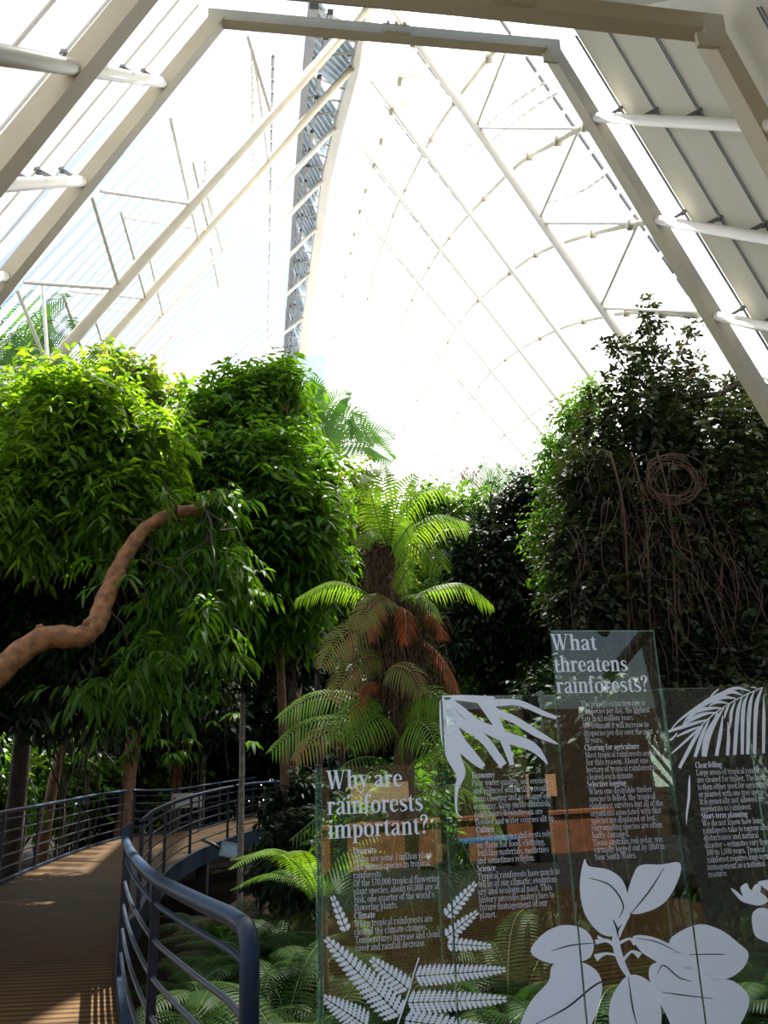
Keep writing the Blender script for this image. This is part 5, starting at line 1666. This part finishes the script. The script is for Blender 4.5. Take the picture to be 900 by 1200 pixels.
# ---- serif lettering drawn as outlines; k thins the strokes for running text
def glyphs(k, n):
    def R_(x0, y0, x1, y1): return [[(x0, y0), (x1, y0), (x1, y1), (x0, y1)]]
    def rb(p, w): return ribbon(p, [max(.035, a * k) / 2 for a in (w if isinstance(w, list) else [w] * len(p))], n=n)
    def disc(x, y, r): return [[(x + r * (.5 + .5 * k) * math.cos(a * math.pi / 5), y + r * (.5 + .5 * k) * math.sin(a * math.pi / 5)) for a in range(10)]]
    def st(x, y0, y1): return R_(x + .075 - .075 * k, y0, x + .075 + .075 * k, y1)
    def sf(x0, x1, y): return R_(x0, y, x1, y + .04)
    def fl(x, y): return [[(x - .07, y - .02), (x - .07, y - .06), (x + .075 - .075 * k, y - .09), (x + .075 + .075 * k, y), (x + .075 + .075 * k, y + .02)]]
    def ring(x, y, rx, ry): return rb([(x, y + ry), (x - rx * .86, y + ry * .6), (x - rx, y), (x - rx * .86, y - ry * .6), (x, y - ry), (x + rx * .86, y - ry * .6), (x + rx, y), (x + rx * .86, y + ry * .6), (x, y + ry)], [.05, .13, .16, .13, .05, .13, .16, .13, .05])
    arch = lambda x: rb([(x, .5), (x + .1, .62), (x + .22, .63), (x + .285, .5), (x + .285, .4)], [.03, .07, .12, .15, .15])
    bowl = rb([(.2, .54), (.33, .64), (.46, .53), (.49, .33), (.46, .13), (.33, .02), (.2, .1)], [.03, .06, .13, .16, .13, .06, .04])
    dbowl = rb([(.43, .54), (.29, .64), (.15, .53), (.11, .33), (.15, .13), (.27, .02), (.43, .1)], [.03, .06, .13, .16, .13, .06, .04])
    ss = [.03, .05, .06, .11, .15, .16, .15, .11, .06, .05, .03]
    dg = [.06, .1, .08, .14, .13, .09, .14, .14, .07, .06]
    G = {
        'i': (.32, st(.09, 0, .66) + sf(.02, .31, 0) + fl(.09, .66) + disc(.165, .87, .088)),
        'l': (.32, st(.09, 0, .98) + sf(.02, .31, 0) + fl(.09, .98)),
        'n': (.64, st(.09, 0, .66) + sf(.02, .31, 0) + fl(.09, .66) + st(.41, 0, .5) + sf(.35, .63, 0) + arch(.2)),
        'm': (.96, st(.09, 0, .66) + sf(.02, .31, 0) + fl(.09, .66) + st(.41, 0, .5) + sf(.35, .62, 0) + arch(.2) + st(.73, 0, .5) + sf(.67, .95, 0) + arch(.52)),
        'h': (.64, st(.09, 0, .98) + sf(.02, .31, 0) + fl(.09, .98) + st(.41, 0, .5) + sf(.35, .63, 0) + arch(.2)),
        'r': (.47, st(.09, 0, .66) + sf(.02, .33, 0) + fl(.09, .66) + rb([(.2, .46), (.28, .6), (.38, .63)], [.03, .08, .1]) + disc(.39, .575, .075)),
        'f': (.40, st(.1, 0, .8) + sf(.02, .35, 0) + R_(.01, .62, .36, .66) + rb([(.175, .78), (.2, .92), (.3, .97), (.4, .93)], [.15, .14, .08, .05]) + disc(.4, .895, .065)),
        't': (.40, st(.11, .12, .66) + [[(.04, .62), (.24, .86), (.24, .62)]] + R_(.02, .62, .38, .66) + rb([(.185, .16), (.22, .05), (.3, .03), (.39, .1)], [.15, .12, .07, .03])),
        's': (.48, rb([(.41, .5), (.36, .61), (.24, .64), (.12, .56), (.14, .43), (.26, .35), (.38, .26), (.40, .13), (.26, .03), (.12, .05), (.07, .18)], ss)),
        'a': (.56, st(.33, .1, .5) + rb([(.1, .5), (.15, .6), (.27, .64), (.38, .6), (.405, .46)], [.11, .09, .06, .1, .15]) + rb([(.36, .38), (.2, .31), (.1, .18), (.16, .05), (.27, .05), (.36, .14)], [.04, .07, .13, .12, .07, .04]) + rb([(.405, .12), (.44, .03), (.55, .06)], [.15, .08, .03])),
        'e': (.53, rb([(.43, .36), (.42, .52), (.29, .64), (.14, .54), (.1, .33), (.15, .13), (.29, .03), (.47, .14)], [.12, .11, .06, .13, .16, .15, .08, .03]) + R_(.12, .34, .48, .38)),
        'c': (.52, rb([(.44, .5), (.38, .6), (.29, .64), (.14, .54), (.1, .33), (.15, .13), (.29, .03), (.46, .14)], [.06, .08, .06, .13, .16, .15, .08, .03]) + disc(.42, .51, .06)),
        'o': (.58, ring(.29, .33, .19, .32)),
        'p': (.61, st(.09, -.3, .66) + sf(.02, .32, -.3) + fl(.09, .66) + bowl),
        'b': (.61, st(.09, 0, .98) + fl(.09, .98) + bowl),
        'd': (.63, st(.38, 0, .98) + fl(.38, .98) + sf(.5, .62, 0) + dbowl),
        'q': (.62, st(.38, -.3, .64) + sf(.32, .6, -.3) + dbowl),
        'g': (.54, ring(.25, .44, .17, .2) + rb([(.15, .25), (.1, .14), (.2, .07), (.4, .05), (.46, -.08), (.36, -.22), (.2, -.25), (.07, -.18), (.08, -.06), (.2, .03)], .08) + rb([(.38, .58), (.5, .64)], [.05, .08])),
        'k': (.63, st(.09, 0, .98) + fl(.09, .98) + sf(.02, .31, 0) + rb([(.24, .3), (.5, .63)], .05) + rb([(.3, .36), (.54, .02)], .14) + sf(.36, .6, .62) + sf(.4, .64, 0)),
        'u': (.64, st(.09, .15, .66) + fl(.09, .66) + rb([(.165, .2), (.2, .05), (.3, .02), (.42, .12)], [.15, .14, .08, .03]) + st(.41, 0, .66) + fl(.41, .66) + sf(.5, .63, 0)),
        'v': (.56, rb([(.12, .64), (.3, .02)], .15) + rb([(.46, .64), (.3, .02)], .05) + sf(0, .26, .62) + sf(.36, .56, .62)),
        'w': (.84, rb([(.12, .64), (.28, .02)], .14) + rb([(.42, .6), (.28, .02)], .05) + rb([(.4, .64), (.57, .02)], .14) + rb([(.73, .64), (.57, .02)], .05) + sf(0, .26, .62) + sf(.32, .52, .62) + sf(.62, .84, .62)),
        'x': (.56, rb([(.11, .64), (.46, .02)], .15) + rb([(.46, .64), (.1, .02)], .05) + sf(0, .24, .62) + sf(.36, .55, .62) + sf(0, .2, 0) + sf(.34, .57, 0)),
        'y': (.56, rb([(.12, .64), (.31, .05)], [.15, .13]) + rb([(.46, .64), (.31, .1), (.21, -.2), (.09, -.25)], [.045, .05, .06, .06]) + disc(.1, -.22, .07) + sf(.0, .28, .62) + sf(.36, .57, .62)),
        'W': (1.06, rb([(.15, .98), (.34, .0)], [.16, .14]) + rb([(.35, .02), (.52, .85)], [.05, .05]) + rb([(.5, .98), (.69, 0)], [.16, .14]) + rb([(.7, .02), (.92, .96)], [.05, .05]) + sf(.0, .3, .94) + sf(.37, .64, .94) + sf(.8, 1.05, .94)),
        'D': (.78, st(.1, 0, .95) + sf(.03, .3, 0) + sf(.03, .3, .91) + rb([(.2, .93), (.45, .93), (.62, .72), (.65, .47), (.62, .22), (.45, .02), (.2, .02)], [.05, .05, .13, .16, .13, .05, .05])),
        'T': (.72, st(.285, 0, .95) + sf(.2, .52, 0) + R_(.04, .9, .68, .95) + R_(.04, .74, .08, .95) + R_(.64, .74, .68, .95)),
        'O': (.78, ring(.38, .475, .28, .46)),
        'C': (.74, rb([(.66, .7), (.55, .9), (.4, .95), (.16, .78), (.1, .47), (.16, .17), (.4, .0), (.56, .06), (.68, .22)], [.03, .07, .05, .14, .16, .14, .05, .06, .03]) + R_(.64, .66, .68, .95)),
        'E': (.66, st(.1, 0, .95) + R_(.03, 0, .6, .05) + R_(.03, .9, .58, .95) + R_(.2, .45, .46, .5) + R_(.54, .74, .58, .95) + R_(.57, 0, .61, .22) + R_(.43, .38, .47, .57)),
        'P': (.64, st(.1, 0, .95) + sf(.03, .34, 0) + sf(.03, .25, .91) + rb([(.2, .93), (.42, .93), (.56, .82), (.57, .7), (.53, .55), (.4, .47), (.2, .47)], [.05, .05, .12, .15, .12, .05, .05])),
        'S': (.58, rb([(.48, .74), (.42, .9), (.29, .95), (.14, .86), (.14, .68), (.3, .52), (.47, .38), (.49, .18), (.32, .02), (.15, .04), (.08, .24)], ss)),
        'M': (.92, rb([(.14, .95), (.14, 0)], .05) + rb([(.17, .95), (.44, .05)], .14) + rb([(.44, .05), (.74, .95)], .05) + st(.67, 0, .95) + sf(.03, .26, 0) + sf(.6, .9, 0) + sf(.03, .2, .91) + sf(.7, .9, .91)),
        'A': (.74, rb([(.36, .97), (.12, 0)], .05) + rb([(.36, .97), (.62, 0)], .15) + R_(.2, .3, .5, .35) + sf(.02, .26, 0) + sf(.46, .74, 0)),
        'N': (.78, rb([(.14, .95), (.14, 0)], .05) + rb([(.15, .95), (.63, .02)], .15) + rb([(.64, .95), (.64, 0)], .05) + sf(.03, .26, 0) + sf(.02, .2, .91) + sf(.53, .76, .91)),
        'L': (.62, st(.1, 0, .95) + R_(.03, 0, .58, .05) + R_(.55, 0, .59, .22) + sf(.03, .34, .91)),
        'I': (.36, st(.1, 0, .95) + sf(.03, .33, 0) + sf(.03, .33, .91)),
        '0': (.56, ring(.28, .47, .18, .46)),
        '1': (.5, st(.19, 0, .95) + fl(.19, .95) + sf(.1, .44, 0)),
        '2': (.56, rb([(.1, .72), (.14, .88), (.27, .95), (.42, .86), (.42, .68), (.28, .42), (.1, .06)], dg[:7]) + R_(.08, 0, .5, .1)),
        '3': (.54, rb([(.1, .8), (.26, .95), (.42, .82), (.38, .6), (.24, .5), (.42, .38), (.42, .12), (.24, 0), (.08, .14)], dg[:9])),
        '5': (.56, rb([(.46, .93), (.16, .92), (.13, .55), (.3, .6), (.46, .45), (.44, .14), (.26, 0), (.08, .1)], dg[:8])),
        '6': (.56, ring(.28, .28, .18, .27) + rb([(.44, .93), (.2, .78), (.1, .5), (.1, .3)], [.05, .1, .15, .15])),
        '7': (.54, R_(.07, .85, .5, .95) + rb([(.47, .88), (.3, .5), (.2, 0)], [.06, .12, .14])),
        '8': (.56, ring(.28, .72, .15, .22) + ring(.28, .25, .18, .25)),
        '?': (.45, rb([(.08, .76), (.1, .92), (.24, .99), (.37, .9), (.38, .74), (.26, .56), (.21, .42), (.21, .28)], [.1, .08, .06, .12, .15, .12, .06, .04]) + disc(.1, .76, .075) + disc(.215, .09, .09)),
        '.': (.26, disc(.13, .07, .085)), ',': (.26, disc(.13, .07, .085) + rb([(.17, .06), (.1, -.16)], [.08, .03])), "'": (.2, rb([(.1, .96), (.08, .7)], [.1, .03])),
        '-': (.36, R_(.04, .27, .31, .35)), '\u2013': (.62, R_(.04, .28, .57, .34)), ' ': (.24, []),
    }
    return G


GL, GREG, GBOLD = glyphs(1, 4), glyphs(.5, 2), glyphs(.85, 2)


def setline(mb, txt, G, u0, v0, u1, cap):
    adv = sum(G[c][0] for c in txt)
    sx = (u1 - u0) / adv
    x = 0
    for c in txt:
        for j, q in enumerate(G[c][1]):
            q2 = [(u0 + (x + a_) * sx, v0 + b_ * cap) for a_, b_ in q]
            ar = area(q2)
            if ar < 0: q2 = q2[::-1]
            if abs(ar) < 1e-10: continue
            mb.poly([from_uv(a_, b_, .0014 + .00005 * (j % 9)) for a_, b_ in q2])
        x += G[c][0]


def heading(i, lines):
    mb = MB()
    for txt, x0, y0, x1 in lines:
        u0, v0 = uv(x0, y0)
        setline(mb, txt, GL, u0, v0, uv(x1, y0 - .03 * (x1 - x0))[0], .074)
    mb.build('heading_lettering', M['print'], panes[i])


heading(0, [('Why are', 382, 925, 472), ('rainforests', 383, 955, 496), ('important?', 384, 983, 502)])
heading(2, [('What', 646, 762, 700), ('threatens', 649, 787.5, 736), ('rainforests?', 652, 812.5, 760)])

def body(i, lines, cap):
    mb = MB()
    for txt, x0, y0, x1, bold in lines:
        u0, v0 = uv(x0, y0)
        setline(mb, txt, GBOLD if bold else GREG, u0, v0, uv(x1, y0 - .06 * (x1 - x0))[0], cap)
    mb.build('body_text', M['print'], panes[i])


def rows(y0, dy, items):
    return [(t_, x0, y0 + dy * k, x1, t_ in BOLD) for k, (t_, x0, x1) in enumerate(items)]


BOLD = {'Diversity', 'Climate', 'Economy', 'Culture', 'Science', 'Clearing for agriculture', 'Selective logging', 'Clear felling', 'Short-term planning'}
body(0, rows(1001, 9.5, [('Diversity', 414, 441), ('There are some 3 million plant', 414, 506), ('and animal species in tropical', 414, 504), ('rainforests.', 414, 448), ('Of the 170,000 tropical flowering', 414, 515), ('plant species, about 60,000 are at', 414, 515),
                         ("risk, one quarter of the world's", 415, 509), ('flowering plants.', 415, 466), ('Climate', 415, 440), ('When tropical rainforests are', 415, 507), ('cleared the climate changes.', 415, 501), ('Temperatures increase and cloud', 416, 516), ('cover and rainfall decrease.', 416, 499)]), .0255)
body(1, rows(912, 9.12, [('Economy', 553, 580), ('Poor water quality, soil erosion', 553, 642), ('and reduced soil fertility result', 554, 642), ('from clearing and so change our', 555, 646), ('economy. Crop yields diminish,', 555, 645), ('neighbours downstream are', 556, 636), ('flooded and water courses silt up.', 557, 651), ('Culture', 558, 579),
                         ('People living in rainforests rely', 559, 646), ('on them for food, clothing,', 559, 639), ('building materials, medicines', 560, 643), ('and sometimes religion.', 559, 627), ('Science', 559, 581), ('Tropical rainforests have much to', 560, 656), ('tell us of our climatic, evolution-', 560, 654), ('ary and ecological past. This', 560, 647),
                         ('history provides many clues to', 561, 650), ('future management of our', 562, 642), ('planet.', 562, 582)]), .0255)
body(2, rows(828, 8.58, [('The present extinction rate is', 681, 756), ('1-2 species per day, the highest', 681, 761), ('rate in 65 million years.', 682, 743), ('We estimate it will increase to', 683, 760), ('10 species per day over the next', 684, 765), ('30 years.', 685, 706), ('Clearing for agriculture', 685, 749), ('Most tropical rainforests are lost', 686, 772), ('for this reason. About one', 687, 760), ('hectare of tropical rainforest is', 687, 769), ('cleared each minute.', 688, 743),
                         ('Selective logging', 688, 734), ('When one desirable timber', 690, 764), ('species is felled, the tropical', 690, 768), ('rainforest survives but all of the', 691, 777), ('organisms associated with that', 692, 775), ('species are displaced or lost.', 693, 769), ('Surrounding species are often', 693, 776), ('badly damaged.', 694, 738), ('Toona australis, red cedar, was', 695, 777), ('virtually logged out by 1860 in', 696, 779), ('New South Wales.', 697, 746)]), .0255)
body(3, rows(900, 8.53, [('Clear felling', 815, 846), ('Large areas of tropical rainforest', 816, 898), ('are cleared for timber. The land', 817, 896), ('is then either used for agriculture', 818, 901), ('or planted with one tree species.', 819, 899), ('It is generally not allowed to', 820, 894), ('regenerate as rainforest.', 821, 881), ('Short-term planning', 822, 876), ('We do not know how long', 823, 894), ('rainforests take to regrow after', 824, 903), ('disturbance and natural', 825, 889),
                         ('disaster – estimates vary from', 826, 903), ('100 to 1,000 years. Tropical', 828, 897), ('rainforest requires long-term', 829, 902), ('management as a national', 829, 897), ('resource.', 830, 853)]), .0255)
SKY, SUNE, EXPO = .19, 20.0, 0.45
# ================================================================== LIGHT
w = bpy.data.worlds.new('sky')
SC.world = w
w.use_nodes = True
nt = w.node_tree
bg = nt.nodes['Background']
sky = nt.nodes.new('ShaderNodeTexSky')
sky.sky_type = 'NISHITA'
sky.sun_disc = False
SUN = Vector((.11, .37, .92)).normalized()
sky.sun_elevation = math.asin(SUN.z)
sky.sun_rotation = math.atan2(SUN.x, SUN.y)
sky.air_density = 1.0
sky.dust_density = 2.0
sky.ozone_density = 1.0
mul = nt.nodes.new('ShaderNodeVectorMath')
mul.operation = 'MULTIPLY'
mul.inputs[1].default_value = (1.02, 1.0, .95)
nt.links.new(sky.outputs[0], mul.inputs[0])
nt.links.new(mul.outputs[0], bg.inputs[0])
bg.inputs[1].default_value = SKY
sd = bpy.data.lights.new('sun', 'SUN')
sd.energy = SUNE
sd.angle = math.radians(.6)
sd.color = (1, .95, .86)
so = bpy.data.objects.new('sun', sd)
COL.objects.link(so)
so.location = (20, 20, 40)
so.rotation_euler = SUN.to_track_quat('Z', 'Y').to_euler()

SC.view_settings.view_transform = 'Standard'
SC.view_settings.look = 'None'
SC.view_settings.gamma = 1
SC.view_settings.use_curve_mapping = False
SC.view_settings.exposure = EXPO
SC.cycles.use_denoising = True
SC.cycles.max_bounces = 10
SC.cycles.diffuse_bounces = 5
SC.cycles.transmission_bounces = 6
SC.cycles.transparent_max_bounces = 16
SC.cycles.sample_clamp_indirect = 8
